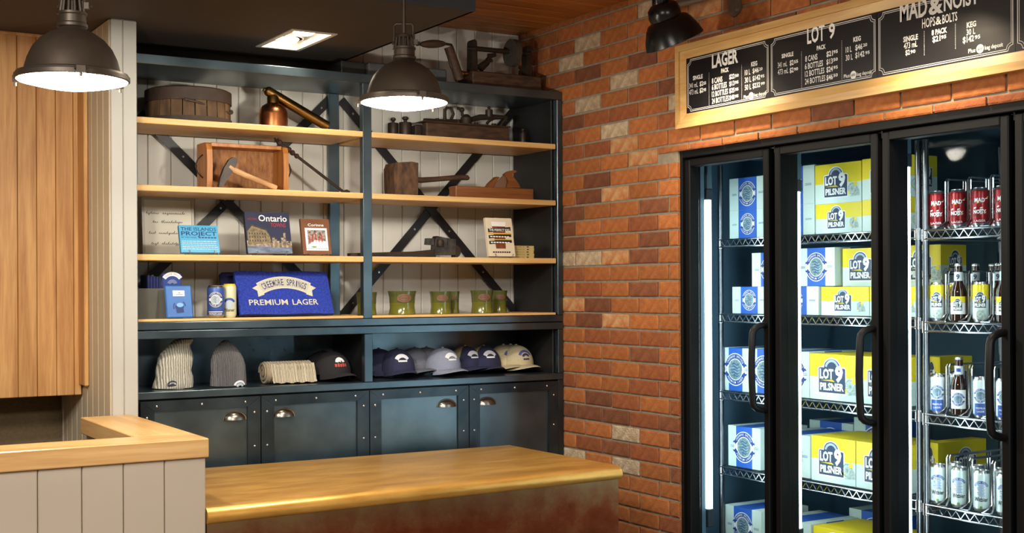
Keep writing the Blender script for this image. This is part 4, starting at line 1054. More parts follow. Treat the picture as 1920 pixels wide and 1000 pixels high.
# blue pouch with a white sticker
pb0, pb1 = onz(313, 600, Z4), onz(363, 599, Z4); Yq2 = 4.795
x0, x1 = P(313, 600, Yq2).x, P(363, 600, Yq2).x; w = x1-x0; ht = P(335, 537, Yq2).z-Z4
t = thing('blue_pouch', 'bright blue flat pouch with a white sticker leaning on the grey carton', 'pouch', ((x0+x1)/2, Yq2, Z4+.0035)); t.rotation_euler = (-.22, 0, 0)
m = MB(); m.cbox(-w/2, w/2, 0, .010, 0, ht/math.cos(.22), .004).build('pouch_body', M['pouch_blue'], t)
m = MB(); m.rect(-w*.22, w*.22, ht*.68, ht*.86, 0); m.rect(-w*.02, w*.06, ht*.77, ht*.79, 1, .0002); m.rect(-w*.1, w*.14, ht*.72, ht*.735, 1, .0002)
m.build('sticker', [M['white_ink'], M['ink']], t, (0, -.0006, 0), SIDE)
m = MB(); m.disc(0, ht*.34, w*.17, 16, 0, 0, ht*.10); m.poly([(-w*.14, ht*.32), (w*.14, ht*.32), (w*.16, ht*.16), (-w*.12, ht*.14)], 0, .0001); m.disc(w*.02, ht*.40, w*.13, 14, 1, .0002, ht*.07); m.arc(0, ht*.36, w*.20, w*.24, 0, 50, 6, 0, .0002); m.arc(0, ht*.34, w*.20, w*.24, 140, 200, 6, 0, .0002)
m.build('print', [M['navy_ink'], mat('pale_blue_print', S(110, 170, 225), .5)], t, (0, -.0006, 0), SIDE)
# cans
M['alu'] = mat('can_aluminium', S(190, 190, 188), .28, 1.0)
def can_profile(r, h): return [(r*.80, 0), (r*.86, .003), (r, .012), (r, h-.016), (r*.95, h-.009), (r*.82, h-.002), (r*.84, h), (r*.78, h), (r*.76, h-.004), (0, h-.004)]
def can(loc, r, h, label, mats, name='beer_can', group=None, rz=0, sleeve=None):
    t = thing(name, label, 'can', loc, rz, group)
    key = ('can', round(r, 4), round(h, 4), tuple(x.name for x in mats))
    if key not in _bm:
        m = MB(); k = list(range(len(mats))); 
        pf = can_profile(r, h)
        if len(mats) == 2: mm = [0 if 'yellow' in mats[1].name else 1]*2+[0, 0, 1, 1, 1, 1, 1]
        else:
            zs_ = .012+(h-.028)*.60; pf = pf[:3]+[(r, zs_)]+pf[3:]; mm = [1, 1, 0, 2, 2, 1, 1, 1, 1, 1]
        m.lathe(pf, 24, mat=mm); _bm[key] = m.mesh('can_body', list(mats))
    link('can_body', _bm[key], t); return t
def lager_print(m, s, blue, white, grey, z=0.0, band=True, arcs=True, hgt=None):
    """round emblem with two ribbons; s = emblem radius"""
    m.disc(0, 0, s*1.06, 28, white, z+.0001)
    m.disc(0, 0, s*.70, 24, grey, z+.0003)
    for i in range(5):
        y_ = s*(.38-.2*i); hw_ = math.sqrt(max(0, (s*.62)**2-y_*y_)); m.poly([(-hw_, y_-.04*s), (-hw_*.2, y_+.08*s), (hw_*.3, y_-.05*s), (hw_, y_+.05*s), (hw_*.3, y_-.12*s), (-hw_*.2, y_)], blue, z+.0004)
    for a0, a1, s_ in ((22, 158, 1), (202, 338, -1)):
        m.arc(0, 0, s*.70, s*1.12, a0-3, a1+3, 18, white, z+.0005); m.arc(0, 0, s*.75, s*1.06, a0, a1, 18, blue, z+.0007)
        for a in (a0, a1):
            r_ = math.radians(a); c_ = Vector((math.cos(r_), math.sin(r_))); tdir = Vector((-c_.y, c_.x))*(1 if a == a1 else -1)
            p = [c_*s*.80, c_*s*1.14, c_*s*1.20+tdir*s*.20, c_*s*1.02+tdir*s*.13, c_*s*.88+tdir*s*.22]
            if s_ < 0: pass
            m.poly([(v.x, v.y) for v in p], blue, z+.0006)
    if arcs:
        m.arctext('CREEMORE SPRINGS', 0, 0, s*.84, 152, 28, s*.15, white, z+.0010, .006)
        m.arctext('PREMIUM LAGER', 0, 0, s*.97, 212, 328, s*.15, white, z+.0010, .006, inward=True)
    return m
r_ = .0305
c = P(409, 597.5, 4.80); c.z = Z4; hh = P(409, 535, c.y).z-Z4; r_ = (P(425.5, 570, c.y).x-P(393, 570, c.y).x)*.5*.97
can_blue = mat('can_blue', S(58, 88, 160), .4, .2)
t = can((c.x, c.y+r_*.8, Z4), r_, hh, 'blue and white lager can standing before the folded towel', [can_blue, M['alu']])
m = MB(); lager_print(m, r_*.78, 1, 0, 2); m.rect(-r_*.9, r_*.9, -r_*1.45, -r_*1.38, 0); m.text('PREMIUM LAGER', -r_*.8, -r_*1.75, r_*.2, r_*1.6, 0)
m.wrapped(r_+.0004).build('printed_logo', [M['white_ink'], M['navy_ink'], mat('emblem_grey', S(176, 190, 200), .6)], t, (0, 0, hh*.56), Matrix.Rotation(-.35, 3, 'Z') @ SIDE)
c = P(437, 596.5, 4.80); r2 = r_*.80
can_cream = mat('can_cream', S(206, 204, 170), .4, .1); can_yellow = mat('can_yellow', S(236, 206, 40), .4, .2)
t = can((c.x+.002, c.y+r2+.020, Z4), r2, P(437, 532.5, c.y+.03).z-Z4, 'cream and yellow-topped can behind the blue lager can', [can_cream, can_yellow])
m = MB(); m.arc(0, -.004, r2*.7, r2*1.05, 30, 150, 12, 1); m.disc(0, -r2*.1, r2*.6, 14, 2, .0002); m.text('Pilsner', -r2*.8, -r2*1.1, r2*.45, r2*1.6, 0, bold=.02, z=.0003)
m.wrapped(r2+.0004).build('printed_logo', [M['ink'], can_blue, bpy.data.materials['emblem_grey']], t, (0, 0, hh*.42), Matrix.Rotation(-.35, 3, 'Z') @ SIDE)
# towel
Yt = 4.825; x0, x1 = P(452, 591, Yt).x, P(627, 591, Yt).x; w = x1-x0; zt = P(515, 514, Yt+.05).z-Z4; ln = .42
hT = zt/math.cos(ln)
t = thing('bar_towel', 'folded royal blue bar towel with cream stitched ribbon propped on the shelf', 'towel', ((x0+x1)/2, Yt, Z4+.0125)); t.rotation_euler = (-ln, 0, 0)
m = MB(); pr = []; nx_, nz_ = 16, 8; V = []
rs = random.Random(5)
for side in (0, 1):
    for k in range(nz_+1):
        for i in range(nx_+1):
            e = (i in (0, nx_)) or (k in (0, nz_)); yv = rs.uniform(-.0008, .0008)+(0 if not e else .004)
            V.append((-w/2+w*i/nx_, (yv if side == 0 else .026-yv), hT*k/nz_+.0015*math.sin(i*.7)))
N = (nx_+1)*(nz_+1); F = []
for k in range(nz_):
    for i in range(nx_):
        a = k*(nx_+1)+i; F.append((a, a+1, a+nx_+2, a+nx_+1)); F.append((N+a, N+a+nx_+1, N+a+nx_+2, N+a+1))
rim = [i for i in range(nx_+1)]+[(k+1)*(nx_+1)-1 for k in range(1, nz_+1)]+[nz_*(nx_+1)+i for i in range(nx_-1, -1, -1)]+[k*(nx_+1) for k in range(nz_-1, 0, -1)]
F += [(rim[i], N+rim[i], N+rim[(i+1) % len(rim)], rim[(i+1) % len(rim)]) for i in range(len(rim))]
m.add(V, F, 0, True); m.build('towel_cloth', M['blue_cloth'], t)
M['thread_cream'] = mat('cream_thread', S(206, 202, 180), .9, var=.2, scale=200)
m = MB(); R1 = w*.60; cy_ = hT*.84-R1*1.0
m.arc(0, cy_, R1*.80, R1*1.02, 61, 119, 22, 0); m.arc(0, cy_, R1*.825, R1*.995, 62, 118, 22, 1, .0003)
for s in (-1, 1):
    a = math.radians(90-s*28.5); c_ = Vector((math.cos(a), math.sin(a))); td = Vector((s*math.sin(a), -s*math.cos(a)))
    p = [c_*R1*.78, c_*R1*.98, c_*R1*.98+td*R1*.12, c_*R1*.90+td*R1*.07, c_*R1*.80+td*R1*.12]
    m.poly([(v.x, v.y+cy_) for v in p], 0, -.0001)
m.arctext('CREEMORE SPRINGS', 0, cy_, R1*.855, 116, 64, R1*.115, 2, .0007, .008)
m.text('PREMIUM', -w*.40, hT*.20, hT*.125, w*.41, 0, z=.0003, bold=.012); m.text('LAGER', w*.06, hT*.20, hT*.125, w*.28, 0, z=.0003, bold=.012)
m.build('embroidery', [M['thread_cream'], mat('ribbon_grey', S(190, 188, 172), .9, var=.15, scale=200), M['navy_cloth']], t, (0, -.0016, 0), SIDE)
# folded navy towel behind
c = P(440, 515, Yt+.10)
t = thing('folded_towel', 'second folded navy towel peeking out behind the royal blue towel', 'towel', (x0+w*.46, Yt+.125, Z4+.010))
t.rotation_euler = (-.30, 0, 0); hb = (P(440, 514, Yt+.12).z-Z4)/math.cos(.3)
MB().cbox(-w*.52, w*.40, 0, .03, 0, hb, .008).build('towel_cloth', M['navy_cloth'], t)
# mugs
M['mug_green'] = mat('olive_glaze', S(98, 98, 48), .16, c2=S(72, 78, 42), scale=5, stretch=(1, 1, 3), coat=.4)
M['mug_low'] = mat('yellow_olive_glaze', S(122, 118, 38), .14, c2=S(88, 92, 34), scale=5, stretch=(1, 1, 3), coat=.4)
M['medal'] = mat('brown_clay_medal', S(116, 80, 54), .6, var=.2, scale=60)
M['medal_dark'] = mat('brown_clay_relief', S(92, 58, 40), .6)
def mug(px0, px1, pyb, pyt, label, dY=0.0, src=None):
    Y = 4.80+dY
    rr = (P(px1, 560, Y+.04).x-P(px0, 560, Y+.04).x)/2*.93; hh = P((px0+px1)/2, pyt+2, Y+.03).z-Z4
    t = thing('mug', label, 'mug', (P((px0+px1)/2, 570, Y+rr).x, Y+rr, Z4), 0, 'olive stoneware mugs')
    k = (rr, hh); q = hh
    pf = [(rr*.92, 0), (rr*.96, q*.03), (rr*.93, q*.10), (rr*.88, q*.30), (rr*.88, q*.46), (rr*.90, q*.50), (rr*.90, q*.54), (rr*.92, q*.75), (rr*1.0, q*.97), (rr*1.0, q), (rr*.96, q), (rr*.90, q*.8), (rr*.84, q*.12), (0, q*.10)]
    MB().lathe(pf, 32, mat=[1, 1, 1, 1, 1, 0, 0, 0, 0, 0, 0, 0, 0]).build('mug_body', [M['mug_green'], M['mug_low']], t)
    m = MB(); m.disc(0, 0, rr*.52, 22, 0, .0022, rr*.30)
    V = []
    m.arc(0, 0, rr*.30, rr*.36, 0, 360, 22, 1, .0028); m.v = [(x, y*(.62 if abs(z-.0028) < 1e-6 else 1), z) for x, y, z in m.v]
    m.rect(-rr*.26, rr*.26, -rr*.03, rr*.03, 1, .0028)
    m.wrapped(rr*.965).build('medallion', [M['medal'], M['medal_dark']], t, (0, 0, q*.70), Matrix.Rotation(-.30, 3, 'Z') @ SIDE)
    h = MB(); h.tube([(rr*.86, 0, q*.80), (rr*1.3, 0, q*.82), (rr*1.55, 0, q*.62), (rr*1.45, 0, q*.36), (rr*1.1, 0, q*.24), (rr*.86, 0, q*.26)], rr*.10, 8)
    h.build('handle', M['mug_green'], t, rot=(0, 0, 1.25)); return t
mug(668, 707, 592, 546, 'olive mug half hidden by the center steel post', .045)
mug(728, 780, 591.5, 544, 'olive mug standing alone with its medallion in plain view')
mug(841, 861, 588, 544.5, 'olive mug tucked behind the neighbor of the solitary mug', .12)
mug(806, 846, 591.5, 544.5, 'olive mug with another tucked close behind it, next to the solitary mug')
mug(920, 950, 586, 543, 'olive mug at the brick wall end, partly behind another', .12)
mug(883, 924, 590, 542.5, 'olive mug in front of the one at the brick wall end')
# ================================================================ CUBBY ROW
ZL = zl0+.0004
def knit(name, c, c2, sx, wave=True):
    m, nt, b = nm(name); b.inputs['Roughness'].default_value = .95; b.inputs['Sheen Weight'].default_value = .2
    tc = node(nt, 'ShaderNodeTexCoord'); mp = node(nt, 'ShaderNodeMapping'); mp.inputs['Scale'].default_value = sx; nt.links.new(tc.outputs['Object'], mp.inputs[0])
    w = node(nt, 'ShaderNodeTexWave'); w.inputs['Scale'].default_value = 1; w.inputs['Distortion'].default_value = 2.5; w.inputs['Detail'].default_value = 2; w.inputs['Detail Scale'].default_value = 2
    n = node(nt, 'ShaderNodeTexNoise'); n.inputs['Scale'].default_value = 160; nt.links.new(tc.outputs['Object'], n.inputs['Vector']); nt.links.new(mp.outputs[0], w.inputs['Vector'])
    mx = node(nt, 'ShaderNodeMath', operation='MULTIPLY_ADD'); mx.inputs[1].default_value = .5; nt.links.new(n.outputs['Fac'], mx.inputs[0]); nt.links.new(w.outputs['Fac'], mx.inputs[2])
    rp = node(nt, 'ShaderNodeValToRGB'); rp.color_ramp.elements[0].position = .2; rp.color_ramp.elements[1].position = .9; rp.color_ramp.elements[0].color = c2; rp.color_ramp.elements[1].color = c
    nt.links.new(mx.outputs[0], rp.inputs[0]); nt.links.new(rp.outputs[0], b.inputs['Base Color'])
    bp = node(nt, 'ShaderNodeBump'); bp.inputs['Strength'].default_value = .8; bp.inputs['Distance'].default_value = .006; nt.links.new(mx.outputs[0], bp.inputs['Height']); nt.links.new(bp.outputs[0], b.inputs['Normal'])
    return m
M['knit_cream'] = knit('cream_cable_knit', S(206, 202, 188), S(140, 134, 118), (34, 34, 16))
M['knit_grey'] = knit('grey_rib_knit', S(112, 110, 112), S(58, 56, 60), (62, 62, 0))
M['knit_oat'] = knit('oat_rib_knit', S(190, 172, 142), S(120, 102, 78), (50, 0, 0))
M['thread_navy'] = mat('navy_thread', S(44, 48, 72), .8)
M['thread_white'] = mat('white_thread', S(226, 226, 230), .85)
def loft(rows, Y, depth, base, n=28, wob=0.0):
    m = MB(); V = []; k = len(rows)
    for j, (py, a, b) in enumerate(rows):
        pa, pb = P(a, py, Y), P(b, py, Y); c = (pa+pb)/2; hw = (pb.x-pa.x)/2; z = max(c.z, ZL+.0002) if j else ZL+.0002
        for i in range(n):
            t = 2*PI*i/n; f = 1+wob*math.sin(t*7+j*1.1)
            V.append((c.x+hw*f*math.cos(t), Y+depth*min(1, hw/.075)*f*math.sin(t), z))
    m.add(V, [(j*n+i, j*n+(i+1) % n, (j+1)*n+(i+1) % n, (j+1)*n+i) for j in range(k-1) for i in range(n)]+[tuple(range(n))[::-1], tuple(range((k-1)*n, k*n))], 0, True)
    return rel(m, base)
Y1 = onz(322, 731, ZL).y+.06
base = Vector((P(322, 700, Y1).x, Y1, ZL))
t = thing('knit_hat', 'cream cable-knit hat with a drooping folded tip in the cubby', 'hat', base)
loft([(730, 290, 358), (727, 286, 361), (718, 288, 361), (706, 292, 360), (695, 292, 357), (684, 295, 360), (672, 297, 362), (662, 302, 360), (654, 309, 356), (648, 315, 355), (642, 322, 360), (637, 328, 362), (635.5, 334, 358)], Y1, .062, base, wob=.02).build('hat_body', M['knit_cream'], t)
m = MB(); m.arc(0, -.012, .018, .022, 20, 160, 12, 0); m.arc(0, -.014, .010, .013, 20, 160, 10, 0); m.rect(-.020, .020, -.011, -.006, 0); m.wrapped(.072).build('embroidery', M['thread_navy'], t, (P(323, 716, Y1-.06).x-base.x, .0085, P(323, 719, Y1-.062).z-ZL), SIDE)
Y2 = onz(428, 727, ZL).y+.06; base = Vector((P(428, 700, Y2).x, Y2, ZL))
t = thing('knit_hat', 'charcoal ribbed knit hat standing upright in the cubby', 'hat', base)
loft([(726.5, 399, 457), (723, 395, 461), (712, 395, 461), (700, 397, 460), (685, 396, 459), (672, 397, 455), (662, 400, 450), (652, 405, 443), (645, 411, 435), (640, 416, 429), (637.5, 420, 425)], Y2, .058, base).build('hat_body', M['knit_grey'], t)
m = MB(); m.arc(0, -.018, .022, .030, 25, 155, 12, 0); m.arc(0, -.018, .010, .020, 25, 155, 10, 1); m.wrapped(.066).build('embroidery', [M['thread_white'], bpy.data.materials['emblem_grey']], t, (.012, .006, .014), Matrix.Rotation(.25, 3, 'Z') @ SIDE)
# rolled scarf
Y3 = onz(500, 722, ZL).y+.045; xa_, xb2 = P(494, 700, Y3).x, P(580, 700, Y3).x; rs_ = (P(500, 678, Y3).z-ZL)/2; base = Vector(((xa_+xb2)/2, Y3, ZL))
t = thing('rolled_scarf', 'rolled oatmeal ribbed scarf lying between the hats and black caps', 'scarf', base)
L = xb2-xa_; pf = []; nr = 34
for i in range(nr+1): pf.append((rs_*(1 if i % 2 else .95), -L/2+L*i/nr))
RX = Matrix.Rotation(PI/2, 3, 'Y'); m = MB(); m.lathe(pf, 24, (0, 0, rs_), 0, RX); m.build('roll', M['knit_oat'], t)
m = MB(); m.tube([(-L/2-.003, (rs_*.9-.0028*k*.55)*math.cos(k*.55), rs_+(rs_*.9-.0028*k*.55)*math.sin(k*.55)) for k in range(22)], .005, 6); m.build('roll_end', M['knit_oat'], t)
m = MB(); V = []; nx_ = 30
for k, (y_, z_) in enumerate(((-rs_*.70, rs_*1.75), (-rs_*1.05, rs_*1.0), (-rs_*1.25, rs_*.35), (-rs_*1.45, .006))):
    for i in range(nx_+1):
        V.append((-L/2+L*.10+L*.94*i/nx_, y_-(.003 if i % 2 else 0), z_+.002*math.sin(i*.9)))
n = len(V); V += [(x, y+.006, z) for x, y, z in V]
F = [(k*(nx_+1)+i, k*(nx_+1)+i+1, (k+1)*(nx_+1)+i+1, (k+1)*(nx_+1)+i) for k in range(3) for i in range(nx_)]; F += [tuple(n+q_ for q_ in f[::-1]) for f in F]
m.add(V, F, 0, True).build('loose_end', knit('oat_pale_knit', S(214, 202, 176), S(150, 134, 106), (50, 0, 0)), t)
# caps
def capmat(name, c, v=.12): return mat(name, c, .9, var=v, scale=120, bump=.25)
K = {'black': capmat('cap_black', S(30, 29, 32)), 'navy': capmat('cap_navy', S(42, 44, 74)), 'grey': capmat('cap_blue_grey', S(140, 146, 166)), 'mid': capmat('cap_dark_grey', S(104, 106, 116)), 'khaki': capmat('cap_khaki', S(196, 182, 146)), 'olive': capmat('cap_olive_khaki', S(150, 138, 98))}
M['thread_red'] = mat('red_thread', S(190, 70, 50), .8); M['thread_blue'] = mat('blue_thread', S(70, 84, 150), .8)
A_, B_, H_ = .078, .088, .094
def dome(x, z):
    f = 1-min(.999, (max(z, 0)/H_)**2.3); s = 1-(x/A_)**2/max(f, 1e-3)**1.0
    return -B_*math.sqrt(max(f, 0))*math.sqrt(max(s, 0.0))
def cap_meshes(front, side, brim, logo):
    m = MB(); V = []; n, k = 32, 10
    for j in range(k+1):
        zz = H_*math.sin(PI/2*j/k); f = math.sqrt(max(0, 1-(zz/H_)**2.3))
        for i in range(n):
            t = 2*PI*i/n; V.append((A_*f*math.cos(t), B_*f*math.sin(t), zz+.026))
    F, mm = [], []
    for j in range(k):
        for i in range(n):
            F.append((j*n+i, j*n+(i+1) % n, (j+1)*n+(i+1) % n, (j+1)*n+i)); a = (i+.5)/n*360; mm.append(0 if 215 < a < 325 else 1)
    m.add(V, F, mm, True); crown = m.mesh('crown', [front, side])
    m = MB(); V = []; nb = 16
    for r_ in range(5):
        for i in range(nb+1):
            a = math.radians(-90+(-68+136*i/nb)); ext = .072*(math.cos((i/nb-.5)*PI)**.6)*r_/4
            x, y = A_*math.cos(a)*(1+.03*r_/4), B_*math.sin(a)-ext
            V.append((x, y, .032+.010*(r_/4)-.024*(x/A_)**2*(.3+.7*r_/4)-.012*(r_/4)**2))
    nV = len(V); V += [(x, y, z-.0035) for x, y, z in V]
    F = [(j*(nb+1)+i, j*(nb+1)+i+1, (j+1)*(nb+1)+i+1, (j+1)*(nb+1)+i) for j in range(4) for i in range(nb)]; F2 = [tuple(nV+q_ for q_ in f[::-1]) for f in F]
    e = [4*(nb+1)+i for i in range(nb+1)]; F3 = [(e[i], e[i+1], nV+e[i+1], nV+e[i]) for i in range(nb)]
    m.add(V, F+F2+F3, 0, True); br = m.mesh('brim', [brim])
    m = MB(); m.ball((0, 0, H_+.027), .007, 10, sc=(1, 1, .6)); bt = m.mesh('button', [side])
    lg = None
    if logo:
        m = MB(); cz = .055
        if logo == 'arc':
            m.arc(0, -.016, .021, .036, 28, 152, 14, 0); m.arc(0, -.016, .018, .020, 28, 152, 14, 1); m.rect(-.020, .020, -.013, -.006, 0)
        elif logo == 'bear':
            m.arc(0, -.006, .010, .022, 10, 170, 12, 0); [m.rect(-.026+.011*k, -.018+.011*k, -.022, -.010+.002*(k % 2), 1) for k in range(5)]; m.poly([(-.012, .0), (.0, .012), (.004, -.004)], 0)
        else:
            m.arc(0, -.018, .026, .036, 25, 155, 14, 1); m.arc(0, -.018, .012, .022, 25, 155, 12, 0); m.rect(-.016, .016, -.026, -.019, 0)
        m = m.sliced(.006); m.v = [(x, dome(x, y+cz)-.0012-abs(z), y+cz+.026) for x, y, z in m.v]
        lm = {'arc': [M['thread_white'], M['thread_navy']], 'bear': [M['thread_white'], M['thread_red']], 'badge': [M['thread_navy'], M['thread_blue']]}[logo]
        lg = m.mesh('embroidery', lm)
    return crown, br, bt, lg
CM = {'black': cap_meshes(K['black'], K['black'], K['black'], 'bear'), 'black0': None, 'navy': cap_meshes(K['navy'], K['navy'], K['navy'], 'arc'), 'grey': cap_meshes(K['grey'], K['grey'], K['grey'], 'arc'),
      'mid': cap_meshes(K['mid'], K['mid'], K['mid'], None), 'two': cap_meshes(K['navy'], K['olive'], K['navy'], 'arc'), 'khaki': cap_meshes(K['khaki'], K['khaki'], K['khaki'], 'badge')}
def cap(kind, px, pyb, label, rz=-.05, dy=0.0, group=None, dz=0.0):
    p = onz(px, pyb, ZL); y = min(max(p.y+.16+dy, YF+.02), 5.117-B_-.003)
    c = P(px-8, 690, y); c.x = min(c.x, (XM0+.014 if px < 690 else 3.150)-.086)
    t = thing('baseball_cap', label, 'cap', (c.x, y, ZL+.003+dz), rz, group)
    for me in CM[kind]:
        if me: link(me.name.split('.')[0], me, t)
    return t
cap('black', 636, 719, 'black cap with white and red stitching in the cubby beside the center post', rz=.10, group='black caps')
cap('black', 622, 700, 'black cap hidden in the dark behind the rolled scarf', rz=.1, dy=.03, group='black caps')
cap('navy', 752, 713, 'navy cap with a white arched patch, in front of its neighbor', rz=-.12, group='navy caps')
cap('navy', 718, 700, 'navy cap deep in the cubby behind the white-patched navy cap', rz=.5, dy=.02, group='navy caps')
cap('grey', 838, 710, 'blue-grey cap with a pale arched patch at the front of its stack', rz=.10, group='grey caps')
cap('mid', 808, 704, 'middle darker grey cap nested behind the blue-grey cap', rz=.05, dy=.01, group='grey caps')
cap('mid', 786, 695, 'rearmost darker grey cap nested behind the blue-grey cap', rz=.05, dy=.03, group='grey caps')
cap('two', 915, 704, 'navy-fronted cap with olive sides at the front of its pair', rz=-.10, group='two-tone caps')
cap('two', 880, 697, 'two-tone cap tucked behind the navy-fronted cap with olive sides', rz=.1, dy=.02, group='two-tone caps')
cap('khaki', 996, 701, 'khaki cap with a blue stitched badge at the front of its stack', rz=.05, group='khaki caps')
cap('khaki', 972, 694, 'second khaki cap nested behind the badged khaki cap', rz=.0, group='khaki caps', dy=-.005)
cap('khaki', 952, 688, 'rearmost khaki cap nested behind two others', rz=-.05, group='khaki caps', dy=.0)
# ================================================================ COOLER
CX, CY_, XD = 3.205, 3.2, 3.216
co = thing('beverage_cooler', 'black-framed walk-in beverage cooler with glass doors set in the brick wall', 'cooler', (CX, CY_, 0)); b0 = Vector((CX, CY_, 0))
def KP(mb, name, m, parent=co): return rel(mb, b0).build(name, m, parent)
m = MB(); m.cbox(3.204, 3.30, 3.943, 3.9565, 0, 2.096, .002); m.cbox(3.204, 3.30, 1.45, 3.9425, 2.064, 2.0965, .003)
m.cbox(3.204, 3.30, 1.45, 3.9425, 0, .20, .003)
KP(m, 'outer_frame', M['black_frame'])
m = MB(); m.box(4.20, 4.23, 1.50, 4.33, .15, 2.15); m.box(3.302, 4.20, 4.30, 4.33, .15, 2.15); m.box(3.302, 4.20, 1.50, 1.53, .15, 2.15); m.box(3.302, 4.23, 1.50, 4.33, 2.12, 2.15); m.box(3.302, 4.23, 1.50, 4.33, .12, .15)
m.box(3.302, 3.33, 3.9575, 4.30, .15, 2.12)
KP(m, 'cabinet_shell', M['cooler_inside'])
DY = [(3.464, 3.941), (2.946, 3.433), (2.439, 2.926), (1.930, 2.419)]
ZB_, ZTd = .21, 2.060
for i, (a, b) in enumerate(DY):
    sw = .030
    m = MB(); m.cbox(XD, XD+.05, b-sw, b, ZB_, ZTd, .004); m.cbox(XD, XD+.05, a, a+sw, ZB_, ZTd, .004); m.cbox(XD, XD+.05, a+sw, b-sw, ZTd-sw, ZTd, .003); m.cbox(XD, XD+.05, a+sw, b-sw, ZB_, ZB_+sw, .003)
    m.box(XD+.004, XD+.03, b-.001, b+.004, ZTd-.02, ZTd+.006)
    d = KP(m, 'door', M['black_frame'])
    gp = MB().box(XD+.030, XD+.034, a+sw-.003, b-sw+.003, ZB_+sw-.003, ZTd-sw+.003); gp.v = [(x+(.012 if z < 1 else 0), y, z) for x, y, z in gp.v]   # seated slightly out of plumb
    KP(gp, 'glass_pane', M['pane'], d)
    m = MB(); yh = a+.018; pts = []
    zt_, zb2 = at(1440, 610, 0, XD).z, at(1440, 770, 0, XD).z
    dx = .062
    for s in range(5):
        q_ = PI/2*s/4; pts.append((XD-dx*math.sin(q_), yh, zt_-.030+.030*math.cos(q_)))
    for s in range(1, 4): pts.append((XD-dx-.006*math.sin(PI*s/4), yh, zt_-.030+(zb2-zt_+.060)*s/4))
    for s in range(5):
        q_ = PI/2*s/4; pts.append((XD-dx*math.cos(q_), yh, zb2+.030-.030*math.sin(q_)))
    m.tube(pts, .0125, 10); KP(m, 'door_handle', M['black_plastic'], d)
YM = [3.4485, 2.936, 2.429]
for y in YM: KP(MB().cbox(3.268, 3.325, y-.026, y+.026, .20, 2.064, .003), 'mullion', M['black_frame'])
for y, zt_ in zip((3.962, 3.459, 2.944, 2.436), (1.903, 1.902, 1.950, 1.95)):
    g = KP(MB().cyl((3.350, y, .66), (3.350, y, zt_), .0155, n=10), 'light_tube', M['tube'])
    m = MB(); m.cbox(3.334, 3.366, y-.016, y+.016, .585, .659, .003); m.cbox(3.334, 3.366, y-.016, y+.016, zt_+.001, zt_+.045, .003); KP(m, 'tube_socket', M['socket'], g)
    KP(MB().cbox(3.337, 3.363, y-.016, y+.016, zt_+.046, 2.062, .003), 'tube_channel', M['alu_strip'], g)
# ---------------- wire racks
DZ = .030
def rack(name, label, x0, x1, y0, y1, zs, dividers=None):
    t = thing(name, label, 'wire rack', (x0, y1, .15)); b = Vector((x0, y1, .15))
    for (x, y) in ((x0, y0), (x0, y1), (x1, y0), (x1, y1)):
        m = MB(); m.cyl((x, y, .152), (x, y, 2.06), .0115, n=10)
        p = rel(m, b).build('post', M['wire_dark'], t)
    for z in zs:
        m = MB(); r_ = .0032
        for (pa, pb) in (((x0-.012, y0), (x0-.012, y1)), ((x1+.012, y0), (x1+.012, y1)), ((x0, y0-.012), (x1, y0-.012)), ((x0, y1+.012), (x1, y1+.012))):
            for dz in (0, DZ): m.tube([(pa[0], pa[1], z+dz), (pb[0], pb[1], z+dz)], r_, 6)
        n = int((y1-y0)/.038)*2
        m.tube([(x0-.012, y0+.02+(y1-y0-.04)*i/n, z+(.003 if i % 2 else DZ-.003)) for i in range(n+1)], .0026, 5)
        for (x, y) in ((x0, y0), (x0, y1), (x1, y0), (x1, y1)): m.cyl((x, y, z-.006), (x, y, z+DZ+.004), .0155, n=10)
        o = rel(m, b).build('shelf_lattice', M['chrome'], t)
        m = MB(); k = int((y1-y0)/.026)
        for i in range(1, k):
            y = y0+(y1-y0)*i/k; m.tube([(x0-.012, y, z+DZ+.002), (x1+.012, y, z+DZ+.002)], .0018, 4)
        rel(m, b).build('deck_grate', M['chrome'], o)
    for d in (dividers or []):
        y, zb, hh = d; m = MB(); L = x1-x0-.03
        for s in (-1, 1):
            yy = y+s*.0052
            m.tube([(x0-.004, yy+s*.012, zb), (x0+.016, yy+s*.004, zb+.012), (x0+.03, yy, zb+.026), (x0+.03, yy, zb+hh-.008), (x0+.036, yy, zb+hh), (x0+L, yy, zb+hh), (x0+L, yy, zb)], .0032, 6)
            for q_ in (.3, .6): m.tube([(x0+L*q_, yy, zb+hh), (x0+L*q_, yy, zb)], .002, 5)
        m.tube([(x0-.006, y-.018, zb+.001), (x0-.006, y+.018, zb+.001)], .002, 5)
        rel(m, b).build('divider', M['chrome'], t)
    return t
XA, XE = 3.512, 3.95
ZA = [1.719, 1.409, 1.087, .774, .455]
rack('wire_rack', 'chrome wire rack stacked with beer cases behind the first two cooler doors', XA, XE, 3.030, 4.072, ZA)
ZBk = [1.714, 1.397, 1.079, .767, .455]
YDV = [at(px, 400, 0, XA+.03).y for px in (1775.5, 1818, 1860)]; YDV.append(YDV[-1]-(YDV[0]-YDV[2])/2)
divs = [(y, z+DZ+.004, .170) for z in ZBk[:4] for y in YDV]
rack('wire_rack', 'chrome wire rack of single cans and bottles behind the third cooler door', XA, XE, 2.02, 2.998, ZBk, divs)
